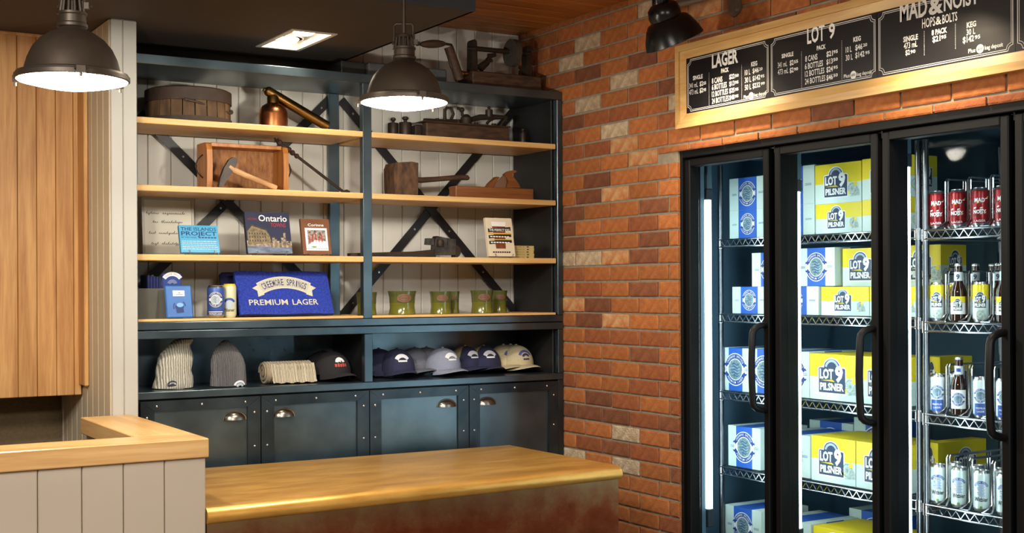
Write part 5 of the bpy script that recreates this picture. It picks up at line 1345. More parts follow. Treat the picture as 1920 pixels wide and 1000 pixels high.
# ---------------- cases
M['mint'] = mat('case_pale_mint', S(206, 224, 216), .55); M['case_blue'] = mat('case_blue', S(46, 96, 186), .5); M['case_yellow'] = mat('case_yellow', S(232, 208, 40), .5)
M['emblem'] = mat('emblem_sage', S(150, 176, 168), .6, c2=S(78, 104, 110), scale=70)
M['badge'] = mat('badge_slate', S(52, 68, 92), .5); M['badge_light'] = mat('badge_pale_slate', S(160, 178, 190), .5); M['print_grey'] = mat('print_grey_green', S(140, 158, 150), .6, c2=S(190, 204, 196), scale=120)
def lot_print(m, w, h):
    """arched badge with lettering: materials slate, white, pale slate, grey print, yellow"""
    bw, bh = w, h
    def outline(g):
        a = [(-bw*.5-g, -bh*.5-g), (bw*.5+g, -bh*.5-g), (bw*.5+g, bh*.22), (bw*.44+g, bh*.24+g), (bw*.30+g, bh*.24+g)]
        a += [((bw*.30+g)*math.cos(PI*i/12), bh*.24+(bh*.26+g)*math.sin(PI*i/12)) for i in range(1, 12)]
        return a+[(-bw*.30-g, bh*.24+g), (-bw*.44-g, bh*.24+g), (-bw*.5-g, bh*.22)]
    m.poly(outline(bw*.035), 1, .0002); m.poly(outline(0), 0, .0004)
    m.arc(0, bh*.20, bw*.20, bw*.27, 15, 165, 14, 2, .0006)
    m.text('LOT', -bw*.46, -bh*.08, bh*.27, bw*.52, 1, .0008, bold=.04); m.text('9', bw*.12, -bh*.14, bh*.42, bw*.30, 1, .0008, bold=.05)
    m.poly([(-bw*.44, -bh*.14), (bw*.02, -bh*.11), (bw*.12, -bh*.17), (-bw*.1, -bh*.155)], 4, .0008)
    m.text('PILSNER', -bw*.45, -bh*.42, bh*.20, bw*.90, 1, .0008, bold=.04)
    return m
def wheel_print(m, cx, cy, r):
    m.arc(cx, cy, r*.78, r, 0, 360, 20, 3, .0003)
    for i in range(6):
        a = PI*i/6; c, s = math.cos(a)*r*.8, math.sin(a)*r*.8; n_ = Vector((-math.sin(a), math.cos(a)))*r*.05
        m.add([(cx-c-n_.x, cy-s-n_.y, .0003), (cx+c-n_.x, cy+s-n_.y, .0003), (cx+c+n_.x, cy+s+n_.y, .0003), (cx-c+n_.x, cy-s+n_.y, .0003)], [(0, 1, 2, 3)], 3)
    m.poly([(cx-r*.5, cy-r*1.3), (cx+r*1.6, cy-r*1.2), (cx+r*1.5, cy-r*.3), (cx+r*.9, cy+r*.5), (cx+r*.3, cy-r*.6)], 3, .0002)
    m.disc(cx+r*.7, cy+r*.75, r*.42, 8, 4, .0004); m.disc(cx-r*.75, cy-r*.6, r*.25, 7, 4, .0004)
LOTM = [M['badge'], M['white_ink'], M['badge_light'], M['print_grey'], M['case_yellow']]
M['ribbon'] = mat('ribbon_navy', S(34, 68, 142), .5)
LAGM = [M['white_ink'], M['ribbon'], M['emblem']]
def case(kind, y0, w, z, h, label, x=None, d=.26, end=None, rz=0.0, group=None):
    """y0: the edge farther along the wall; x: front face"""
    x = (XA+.022) if x is None else x
    t = thing('beer_case', label, 'beer case', (x, y0-w/2, z), rz, group)
    key = (kind, round(w, 3), round(d, 3), round(h, 3))
    if key not in _bm:
        m = MB(); a, b = -w/2, w/2
        if kind == 'lager':
            ys = [a, a+w*.30, b-w*.22, b]; ys = [a, -w*.25, w*.25, b]
            for i in range(3):
                k = 1 if i == 1 else 0
                m.add([(0, ys[i], 0), (0, ys[i+1], 0), (0, ys[i+1], h), (0, ys[i], h)], [(0, 3, 2, 1)], k)
                m.add([(0, ys[i], h), (0, ys[i+1], h), (d, ys[i+1], h), (d, ys[i], h)], [(0, 3, 2, 1)], k)
            m.add([(d, a, 0), (d, b, 0), (d, b, h), (d, a, h)], [(0, 1, 2, 3)], 0); m.add([(0, a, 0), (0, b, 0), (d, b, 0), (d, a, 0)], [(0, 1, 2, 3)], 0)
            xs_ = [0, d*.32, d*.68, d]
            for y_, f in ((a, (0, 1, 2, 3)), (b, (0, 3, 2, 1))):
                for i in range(3): m.add([(xs_[i], y_, 0), (xs_[i+1], y_, 0), (xs_[i+1], y_, h), (xs_[i], y_, h)], [f], 1 if i == 1 else 0)
            # tuck seams proud of the carton
            m.box(-.0008, -.0001, ys[2]+.002, ys[2]+.0035, .004, h-.004, 0)
        else:
            zz = [0, h*.50, h]
            for i in range(2):
                k = i
                m.add([(0, a, zz[i]), (0, b, zz[i]), (0, b, zz[i+1]), (0, a, zz[i+1])], [(0, 3, 2, 1)], k); m.add([(d, a, zz[i]), (d, b, zz[i]), (d, b, zz[i+1]), (d, a, zz[i+1])], [(0, 1, 2, 3)], k)
                m.add([(0, a, zz[i]), (d, a, zz[i]), (d, a, zz[i+1]), (0, a, zz[i+1])], [(0, 1, 2, 3)], k); m.add([(0, b, zz[i]), (d, b, zz[i]), (d, b, zz[i+1]), (0, b, zz[i+1])], [(0, 3, 2, 1)], k)
            m.add([(0, a, h), (0, b, h), (d, b, h), (d, a, h)], [(0, 3, 2, 1)], 1); m.add([(0, a, 0), (0, b, 0), (d, b, 0), (d, a, 0)], [(0, 1, 2, 3)], 0)
        me = m.mesh('case_body', [M['mint'], M['case_blue'] if kind == 'lager' else M['case_yellow']])
        m = MB()
        if kind == 'lager':
            s = min(h*.34, w*.36); lager_print(m, s, 1, 0, 2)
            for k in range(3): m.rect(w*.30, w*.44, h*(-.02+.022*k), h*(-.012+.022*k), 1, .0002); m.rect(-w*.42, -w*.30, h*(-.03+.022*k), h*(-.022+.022*k), 1, .0002)
            pm_ = m.mesh('printed_logo', LAGM); off = (0, h*.5)
        else:
            lot_print(m, min(w*.56, h*.78), h*.74); wheel_print(m, w*.36, -h*.20, h*.15)
            pm_ = m.mesh('printed_logo', LOTM); off = (-w*.02 if w < h*1.25 else -w*.04, h*.53)
        m = MB()
        if kind == 'lager': s = h*.3; lager_print(m, s, 1, 0, 2); pe = m.mesh('printed_logo', LAGM)
        else: lot_print(m, min(d*.5, h*.62), h*.6); wheel_print(m, -d*.34, -h*.25, h*.13); pe = m.mesh('printed_logo', LOTM)
        _bm[key] = (me, pm_, off, pe)
    me, pm_, off, pe = _bm[key]
    link('case_body', me, t)
    if kind == 'lager': link('printed_logo', pm_, t, (-.0006, -off[0], off[1]), FRONT)
    else: link('printed_logo', pm_, t, (-.0006, -off[0], off[1]), FRONT)
    if end: link('printed_logo', pe, t, (d*.56, -w/2-.0006, h*.56), SIDE)
    return t
XF = XA+.022; XE_ = 3.645
def yz(px, py, x=XF): return at(px, py, 0, x)
def dk(i): return ZA[i]+DZ+.005
def W_(pa, pb, x=XF): return yz(pa, 500, x).y, yz(pa, 500, x).y-yz(pb, 500, x).y
G1 = 'lager cases in the cooler'; G2 = 'pilsner cases in the cooler'
# top shelf
z = dk(0); h1 = yz(1400, 394).z-z; h2 = yz(1400, 333).z-yz(1400, 394).z
y0, w = W_(1368.5, 1437)
case('lager', y0, w, z, h1, 'blue-banded lager case, lower of the pair at the jamb end of the highest shelf', group=G1)
case('lager', y0, w, z+h1+.0005, h2, 'blue-banded lager case, upper of the pair at the jamb end of the highest shelf', group=G1)
y0, w = W_(1446, 1527.5)
case('lager', y0, w, z, h1+.004, 'blue-banded lager case below another, beside yellow cases on the highest shelf', group=G1)
case('lager', y0, w, z+h1+.0045, h2+.016, 'blue-banded lager case on another, beside yellow cases on the highest shelf', group=G1)
y0, w = W_(1530, 1616); hl = yz(1570, 381).z-z; hu = yz(1530, 310).z-yz(1530, 383).z
case('lot', y0, w, z, hl, 'yellow pilsner case, lower one beside the lager pair on the highest shelf', group=G2)
case('lot', y0+.002, w, z+hl+.0005, hu, 'yellow pilsner case, upper one beside the lager pair on the highest shelf', group=G2)
y1 = y0-w-.004; w1 = min(.215, y1-3.02)
case('lot', y1, w1, z, hl+.003, 'yellow pilsner case, lower one at the rack-post end of the highest shelf', group=G2, end=1, d=.15)
case('lot', y1, w1, z+hl+.0035, hu, 'yellow pilsner case, upper one at the rack-post end of the highest shelf', group=G2, end=1, d=.15)
# second shelf
z = dk(1); h1 = yz(1400, 538).z-z
y0, w = W_(1373, 1437); case('lager', y0, w, z, h1, 'lager case alone at the jamb end of the second shelf, nothing to its side', group=G1)
y0, w = W_(1450, 1534); case('lager', y0, w, z, h1, 'lager case under another, touching a yellow case on the second shelf', group=G1)
y0, w = W_(1540, 1629); hl = yz(1580, 538).z-z; case('lot', y0, w, z, hl, 'yellow pilsner case at deck level in the middle of the second shelf', group=G2)
y1 = y0-w-.004; case('lot', y1, min(.225, y1-3.02), z, hl, 'yellow pilsner case at deck level, rack-post end of the second shelf', group=G2, end=1)
zu = z+h1+.001; hu = yz(1410, 475).z-zu
y0, w = W_(1410, 1478); case('lager', y0, w, zu, hu, 'lager case set partly over the solitary one on the second shelf', group=G1)
y0, w = W_(1497, 1565); case('lager', y0, w, zu+.0005, hu+.010, 'upright lager case with full round emblem in the upper tier of the second shelf', group=G1, end=None)
y0, w = W_(1582, 1655, XF+.03); case('lot', y0, w-.01, z+hl+.001, hu+.006, 'tilted yellow pilsner case in the upper tier of the second shelf', x=XF+.03, d=.22, group=G2, rz=.06)
y0, w = W_(1690, 1764, XE_); case('lot', y0, w, z+hl+.001, hu+.012, 'yellow pilsner case showing its end panel above the cans of the third door', x=XE_, group=G2, end=1, d=.135)
# third shelf
z = dk(2); h1 = yz(1380, 653).z-z
y0, w = W_(1353, 1404); case('lager', y0, w, z, h1, 'tall lager case at the jamb end of the third shelf', group=G1)
y0, w = W_(1406, 1458); case('lager', y0, w, z, h1, 'tall lager case behind the first door handle on the third shelf', group=G1)
y0, w = W_(1461, 1516); case('lager', y0, w, z, h1, 'tall lager case half hidden by the second light tube on the third shelf', group=G1)
y0, w = W_(1517.5, 1610); hl = yz(1540, 664).z-z; case('lot', y0, w, z, hl, 'tall yellow pilsner case with full badge in the middle of the third shelf', group=G2)
y0, w = W_(1612, 1690); case('lot', y0, min(w, y0-3.135), z, hl, 'tall yellow pilsner case behind the second door handle on the third shelf', group=G2, d=.24)
y0, w = W_(1731, 1762, XE_); case('lot', y0, w, z, hl+.004, 'tall yellow pilsner case with end panel behind the lager bottle and cans', x=XE_, group=G2, end=1, d=.17)
# fourth shelf
z = dk(3); h1 = yz(1365, 797).z-z
y0, w = W_(1364, 1424); case('lager', y0, w, z, h1, 'tall lager case alone at the jamb end of the fourth shelf', group=G1)
y0, w = W_(1446, 1517, XF+.01); case('lager', y0, w, z, h1-.004, 'tall lager case edge beside the yellow pair on the fourth shelf', x=XF+.01, group=G1)
y0, w = W_(1520, 1602); hl = yz(1521, 816).z-z; case('lot', y0, w, z, hl, 'tall yellow pilsner case with full badge on the fourth shelf', group=G2)
y0, w = W_(1603.5, 1686); case('lot', y0, w, z, hl, 'tall yellow pilsner case cut by the second door stile on the fourth shelf', group=G2)
y0, w = W_(1731, 1757, XE_); case('lot', y0, w, z, hl+.012, 'tall yellow pilsner case with big end badge behind the white cans', x=XE_, group=G2, end=1, d=.26)
xb = XF+.275
case('lager', yz(1523, 500, xb).y+.02, .24, z, hl+.02, 'lager case in the back row of the fourth shelf, behind the full badge', x=xb, d=.15, group=G1)
case('lager', yz(1600, 500, xb).y, .24, z, hl+.05, 'lager case in the back row of the fourth shelf, nearer the rack post', x=xb, d=.15, group=G1)
# fifth shelf
z = dk(4); h1 = yz(1360, 946).z-z
y0, w = W_(1357, 1425); case('lager', y0, w, z, h1, 'lager case at the jamb end of the lowest shelf', group=G1)
y0, w = W_(1446, 1518, XF+.01); case('lager', y0, w, z, h1-.01, 'lager case edge beside the yellow cases on the lowest shelf', x=XF+.01, group=G1)
y0, w = W_(1523, 1606); hl = yz(1523, 985).z-z; case('lot', y0, w, z, hl, 'yellow pilsner case cut by the frame on the lowest shelf', group=G2)
y0, w = W_(1607.5, 1700); case('lot', y0, w, z, hl, 'yellow pilsner case on the lowest shelf below the second handle', group=G2)
case('lager', yz(1590, 500, xb).y, .26, z, hl+.03, 'lager case in the back row of the lowest shelf', x=xb, d=.15, group=G1)
# ---------------- singles on the second rack
M['brown_glass'] = mat('brown_bottle_glass', S(44, 22, 12), .08, coat=.5); M['cap_gold'] = mat('crown_cap', S(200, 200, 200), .3, .9)
can_red = mat('can_red', S(152, 26, 30), .3, .35); can_white = mat('can_white', S(214, 224, 226), .35, .25); can_pale = mat('can_pale_mint', S(210, 224, 220), .35, .25); can_yel = mat('can_bright_yellow', S(232, 208, 50), .32, .3)
label_white = mat('label_white', S(214, 222, 226), .5)
CR, CHt = .0275, .138
def dkb(i): return ZBk[i]+DZ+.0045
PR = {}
ROTC = Matrix.Rotation(.55, 3, 'Z') @ FRONT
def pr_mesh(kind):
    if kind not in PR:
        m = MB()
        if kind == 'red':
            rs = random.Random(4)
            for i in range(14):
                x, y = rs.uniform(-.026, .026), rs.uniform(-.045, .035); w_, h_ = rs.uniform(.004, .010), rs.uniform(.003, .008)
                m.poly([(x, y), (x+w_, y+h_*.3), (x+w_*1.2, y+h_), (x+w_*.2, y+h_*.8)], i % 3, .0001*i)
            m.text('MAD', -.016, .010, .013, .032, 1, .002, bold=.04); m.text('NOISY', -.020, -.028, .012, .040, 1, .002, bold=.04); m.text('LAGER', -.018, -.056, .007, .036, 1, .002, bold=.02)
            me = m.wrapped(CR+.0003).mesh('printed_logo', [M['ink'], M['white_ink'], M['gold_ink']])
        elif kind == 'lot':
            lot_print(m, .040, .052); m2 = MB(); wheel_print(m2, 0, -.048, .013); m.add(m2.v, m2.f, 3)
            me = m.wrapped(CR+.0003).mesh('printed_logo', LOTM)
        elif kind == 'lager':
            lager_print(m, .022, 1, 0, 2); m.rect(-.022, .022, -.066, -.026, 1); m.text('PREMIUM', -.016, -.045, .006, .032, 0, .0004); m.text('LAGER', -.012, -.056, .006, .024, 0, .0004)
            me = m.wrapped(CR+.0003).mesh('printed_logo', [M['white_ink'], can_blue, M['emblem']])
        elif kind == 'wit':
            m.arc(0, .000, .020, .028, 25, 155, 12, 1); m.arctext('CREEMORE SPRINGS', 0, 0, .0215, 150, 30, .005, 0, .0004)
            for i in range(9):
                y = .018-.005*i; m.rect(-.014+.003*(i % 3), .012-.002*(i % 2), y, y+.0022, 2, .0003)
            m.text('Witbier', -.022, -.040, .014, .044, 3, .0004, bold=.02); m.disc(0, -.060, .005, 8, 4, .0002)
            me = m.wrapped(CR+.0003).mesh('printed_logo', [M['white_ink'], can_blue, mat('wit_print_blue', S(100, 120, 176), .5), M['black_ink'], bpy.data.materials['leaf_print']])
        elif kind == 'b9':
            m.rect(-.030, .030, -.030, .030, 1); m.rect(-.030, .030, .008, .030, 4, .0001); m3 = MB(); lot_print(m3, .030, .040); m.add([(x, y+.002, z+.0004) for x, y, z in m3.v], m3.f, m3.m)
            me = m.wrapped(.0266).mesh('bottle_label', LOTM)
        elif kind == 'bl':
            m.rect(-.030, .030, -.032, .032, 0); lager_print(m, .021, 1, 0, 2, .0002); me = m.wrapped(.0266).mesh('bottle_label', LAGM)
        elif kind in ('n9', 'nl'):
            m.rect(-.020, .020, -.016, .014, 0); 
            if kind == 'n9': m.text('9', -.006, -.010, .016, None, 1, .0004, bold=.04)
            else: m.rect(-.008, .008, -.006, .006, 1, .0003)
            me = m.wrapped(.0143).mesh('neck_label', [label_white, M['badge'] if kind == 'n9' else can_blue])
        PR[kind] = me
    return PR[kind]
def shelfcan(kind, i, px, label, row=0, h=CHt, group=None):
    x = XA+.030+row*.080; y = SLOT[px]
    mats = {'red': [can_red, M['alu']], 'lot': [can_pale, M['alu'], can_yel], 'lager': [can_white, M['alu']], 'wit': [can_pale, M['alu']]}[kind]
    t = can((x, y, dkb(i)), CR, h, label, mats, group=group)
    link('printed_logo', pr_mesh(kind), t, (0, 0, h*.55), ROTC); return t
def bottle(kind, i, px, label, row=0, h=.197, group=None):
    x = XA+.030+row*.080; y = SLOT[px]
    t = thing('beer_bottle', label, 'bottle', (x, y, dkb(i)), 0, group)
    if 'bottle' not in _bm:
        r_ = .0262; _bm['bottle'] = MB().lathe([(r_*.86, 0), (r_, .004), (r_, h*.50), (r_*.92, h*.56), (r_*.62, h*.65), (r_*.52, h*.72), (r_*.50, h*.94), (r_*.44, h*.965), (0, h*.966)], 22).mesh('bottle_glass', [M['brown_glass']])
        _bm['crown'] = MB().lathe([(.0128, h*.955), (.0136, h*.960), (.0132, h*.985), (.011, h), (0, h)], 18).mesh('crown_cap', [M['cap_gold']])
    link('bottle_glass', _bm['bottle'], t); link('crown_cap', _bm['crown'], t)
    link('bottle_label', pr_mesh(kind), t, (0, 0, h*.28), ROTC); link('neck_label', pr_mesh('n9' if kind == 'b9' else 'nl'), t, (0, 0, h*.78), ROTC); return t
SLOT = [2.9735, (YDV[0]+YDV[1])/2, (YDV[1]+YDV[2])/2, (YDV[2]+YDV[3])/2]
GC = 'single cans in the cooler'; GB = 'single bottles in the cooler'
for i, (px, lb) in enumerate(((0, 'red can nearest the rack post, front row of the top shelf'), (1, 'red can between the first and second wire dividers, front row'), (2, 'red can between the second and third wire dividers, front row'), (3, 'red can cut by the third door stile, front row'))): shelfcan('red', 0, px, lb, 0, .131, GC)
for px, lb in ((0, 'red can in the back row behind the first divider gap'), (1, 'red can in the back row behind the second divider'), (2, 'red can in the back row behind the third divider')): shelfcan('red', 0, px, lb, 1.1, .131, GC)
shelfcan('lot', 1, 0, 'yellow-topped can nearest the rack post on the second shelf', 0, .134, GC)
bottle('b9', 1, 1, 'brown bottle with yellow label, first in the front row of the second shelf', group=GB)
shelfcan('lot', 1, 2, 'yellow-topped can beyond the second wire divider on the second shelf', 0, .134, GC)
bottle('b9', 1, 3, 'brown bottle with yellow label cut by the third door stile', group=GB)
bottle('b9', 1, 1, 'brown bottle in the back row beside the second wire divider', 1.1, group=GB)
shelfcan('lot', 1, 0, 'yellow-topped can in the back row behind the first yellow-labelled bottle', 1.1, .134, GC)
bottle('b9', 1, 1, 'brown bottle in the third row behind the second yellow-topped can', 2.2, group=GB)
bottle('b9', 1, 2, 'brown bottle in the back row behind the third wire divider', 1.1, group=GB)
shelfcan('lager', 2, 0, 'white and blue lager can nearest the rack post on the third shelf', 0, .135, GC)
bottle('bl', 2, 1, 'brown bottle with white lager label between the first two dividers', group=GB)
shelfcan('lager', 2, 2, 'white and blue lager can beside the third door handle', 0, .135, GC)
shelfcan('lager', 2, 3, 'white and blue lager can seen through the third door handle', 0, .135, GC)
shelfcan('lager', 2, 0, 'white and blue lager can in the back row behind the labelled bottle', 1.1, .135, GC)
for px, lb in ((0, 'white wheat beer can nearest the rack post, front row'), (1, 'white wheat beer can between the first and second dividers, front row'), (2, 'white wheat beer can between the second and third dividers, front row'), (3, 'white wheat beer can cut by the third door stile, front row')): shelfcan('wit', 3, px, lb, 0, .136, GC)
for px, lb in ((0, 'white wheat beer can in the back row behind the first divider'), (1, 'white wheat beer can in the back row behind the second divider'), (2, 'white wheat beer can in the back row behind the third divider')): shelfcan('wit', 3, px, lb, 1.1, .136, GC)

# ================================================================ MENU BOARD
XMn = 3.155
f0 = at(1266, 243.5, 0, XMn).y; zb_ = (at(1266, 243.5, 0, XMn).z+at(1920, 127.4, 0, XMn).z)/2; zt_ = (at(1266, 88, 0, XMn).z+at(1590, 2, 0, XMn).z)/2
y_end = 1.50; fwd = .055
mt = thing('menu_board', 'long black price board in a pale timber frame above the cooler', 'menu board', (XMn, f0, zb_)); b0 = Vector((XMn, f0, zb_))
def NP(mb, name, m, parent=mt): return rel(mb, b0).build(name, m, parent)
def mould(u0, u1, fixed, vert):
    pass
ou = [(y_end, zb_), (f0, zb_), (f0, zt_), (y_end, zt_)]; inn = [(y_end+fwd, zb_+fwd), (f0-fwd, zb_+fwd), (f0-fwd, zt_-fwd), (y_end+fwd, zt_-fwd)]
mid = [((a[0]*.55+b[0]*.45), (a[1]*.55+b[1]*.45)) for a, b in zip(ou, inn)]
for k in range(4):
    m = MB(); j = (k+1) % 4
    L = [(XMn, ou[k], ou[j]), (XMn-.002, mid[k], mid[j]), (XMn+.006, mid[k], mid[j]), (XMn+.012, inn[k], inn[j]), (X0-.001, inn[k], inn[j]), (X0-.001, ou[k], ou[j])]
    V = []
    for x, p, q_ in L: V += [(x, p[0], p[1]), (x, q_[0], q_[1])]
    n = len(L)
    m.add(V, [(2*i, 2*i+1, 2*((i+1) % n)+1, 2*((i+1) % n)) for i in range(n)]+[tuple(2*i for i in range(n))[::-1], tuple(2*i+1 for i in range(n))])
    NP(m, 'frame_strip', M['frame_wood'])
M['chalk_black'] = mat('black_board_face', S(24, 22, 25), .32, var=.25, scale=14, stretch=(1, .2, 3), bump=.02)
XBf = XMn+.013
vb = [f0-fwd+.001]+[at(px, 150, 0, XBf).y for px in (1443.5, 1645)]; vb.append(2*vb[2]-vb[1]-.02); vb.append(y_end+fwd)
def bpt(cx, cy, o): return at(o+cx/3.847, cy/3.847, 0, XBf)
TX = {0: [(1180, 'LAGER', 597, 490, 785, 447, 90, .03), (1180, 'PACK', 663, 528, 718, 515, 30, .03), (1180, 'SINGLE', 460, 580, 530, 563, 28, .03),
 (1180, '341 mL', 433, 640, 495, 626, 36, 0), (1180, '$2', 508, 622, 533, 616, 32, .02), (1180, '55', 535, 612, 555, 607, 20, .02), (1180, '473 mL', 433, 688, 498, 673, 36, 0), (1180, '$2', 508, 670, 533, 664, 32, .02), (1180, '95', 535, 660, 555, 655, 20, .02),
 (1180, '8 CANS', 597, 605, 672, 588, 38, .01), (1180, '6 BOTTLES', 597, 652, 704, 628, 38, .01), (1180, '12 BOTTLES', 597, 702, 712, 676, 38, .01), (1180, '24 BOTTLES', 597, 752, 718, 725, 38, .01),
 (1180, '$22', 722, 572, 760, 563, 32, .02), (1180, '50', 763, 558, 790, 552, 20, .02), (1180, '$13', 722, 622, 760, 613, 32, .02), (1180, '95', 763, 606, 788, 600, 20, .02), (1180, '$25', 722, 672, 760, 663, 32, .02), (1180, '95', 763, 657, 788, 651, 20, .02), (1180, '$48', 722, 722, 760, 713, 32, .02), (1180, '95', 763, 706, 788, 700, 20, .02),
 (1180, 'KEG', 880, 480, 924, 470, 30, .03), (1180, '10 L', 834, 545, 874, 536, 38, .01), (1180, '$46', 890, 530, 935, 519, 34, .02), (1180, '20', 938, 510, 962, 504, 20, .02), (1180, '30 L', 834, 600, 880, 589, 38, .01), (1180, '$142', 890, 584, 945, 571, 34, .02), (1180, '95', 948, 562, 975, 556, 20, .02), (1180, '50 L', 834, 653, 880, 642, 38, .01), (1180, '$232', 890, 638, 945, 625, 34, .02), (1180, '99', 950, 616, 978, 609, 20, .02),
 (1180, 'Plus', 826, 714, 860, 706, 24, .01), (1180, 'keg deposit', 902, 700, 990, 678, 24, .01)],
 1: [(1180, 'LOT', 1284, 316, 1410, 287, 112, .02), (1540, '9', 55, 280, 100, 268, 104, .02), (1180, 'PACK', 1353, 363, 1418, 350, 30, .03), (1180, 'SINGLE', 1100, 420, 1185, 402, 28, .03),
 (1180, '341 mL', 1072, 492, 1140, 476, 38, 0), (1180, '$2', 1158, 472, 1186, 466, 34, .02), (1180, '55', 1189, 458, 1218, 451, 21, .02), (1180, '473 mL', 1072, 543, 1148, 525, 38, 0), (1180, '$2', 1158, 526, 1186, 519, 34, .02), (1180, '90', 1189, 512, 1218, 505, 21, .02),
 (1180, '8 CANS', 1270, 447, 1358, 428, 40, .01), (1180, '6 BOTTLES', 1268, 502, 1398, 474, 40, .01), (1180, '12 BOTTLES', 1268, 556, 1408, 526, 40, .01), (1180, '24 BOTTLES', 1268, 612, 1415, 580, 40, .01),
 (1540, '$21', 38, 410, 84, 400, 36, .02), (1540, '95', 88, 387, 120, 380, 22, .02), (1540, '$13', 38, 466, 84, 456, 36, .02), (1540, '50', 88, 443, 120, 436, 22, .02), (1540, '$24', 38, 522, 84, 512, 36, .02), (1540, '95', 88, 500, 120, 493, 22, .02), (1540, '$46', 38, 580, 84, 570, 36, .02), (1540, '50', 88, 557, 120, 550, 22, .02),
 (1540, 'KEG', 232, 303, 286, 291, 32, .03), (1540, '10 L', 177, 382, 220, 372, 40, .01), (1540, '$46', 246, 364, 298, 352, 38, .02), (1540, '20', 302, 338, 332, 331, 22, .02), (1540, '30 L', 177, 440, 228, 428, 40, .01), (1540, '$142', 246, 420, 312, 404, 38, .02), (1540, '95', 318, 394, 350, 386, 22, .02),
 (1540, 'Plus', 163, 566, 206, 556, 26, .01), (1540, 'keg deposit', 258, 552, 365, 526, 26, .01)],
 2: [(1540, 'MAD', 568, 157, 765, 110, 130, .02), (1540, '&', 775, 108, 880, 84, 110, .03), (1540, 'NOISY', 885, 84, 1140, 14, 105, .02), (1540, 'HOPS', 728, 205, 822, 183, 66, .01), (1540, '&', 826, 180, 868, 170, 56, .02), (1540, 'BOLTS', 874, 172, 982, 145, 62, .01),
 (1540, 'SINGLE', 592, 305, 698, 282, 36, .03), (1540, '473 mL', 596, 356, 694, 334, 42, .01), (1540, '$2', 608, 400, 640, 392, 36, .02), (1540, '90', 644, 388, 680, 379, 24, .02), (1540, '8 PACK', 797, 256, 908, 232, 36, .03), (1540, '$21', 803, 306, 860, 292, 40, .02), (1540, '95', 865, 282, 902, 273, 24, .02),
 (1540, 'KEG', 1050, 202, 1118, 187, 38, .03), (1540, '30 L', 1048, 256, 1112, 242, 42, .01), (1540, '$142', 1022, 312, 1102, 294, 42, .02), (1540, '95', 1108, 284, 1148, 274, 26, .02), (1540, 'Plus', 1062, 386, 1112, 374, 30, .01), (1540, 'keg deposit', 1180, 366, 1312, 328, 30, .01)], 3: []}
DOTS = {0: [(1180, 576, 525, 576, 772), (1180, 811, 468, 811, 725)], 1: [(1180, 1243, 372, 1243, 640), (1540, 148, 292, 148, 578)], 2: [(1540, 743, 225, 743, 405), (1540, 968, 172, 968, 358)], 3: []}
BADGE = {0: (1180, 880, 692, '$50'), 1: (1540, 232, 541, '$50'), 2: (1540, 1146, 352, '$50'), 3: None}
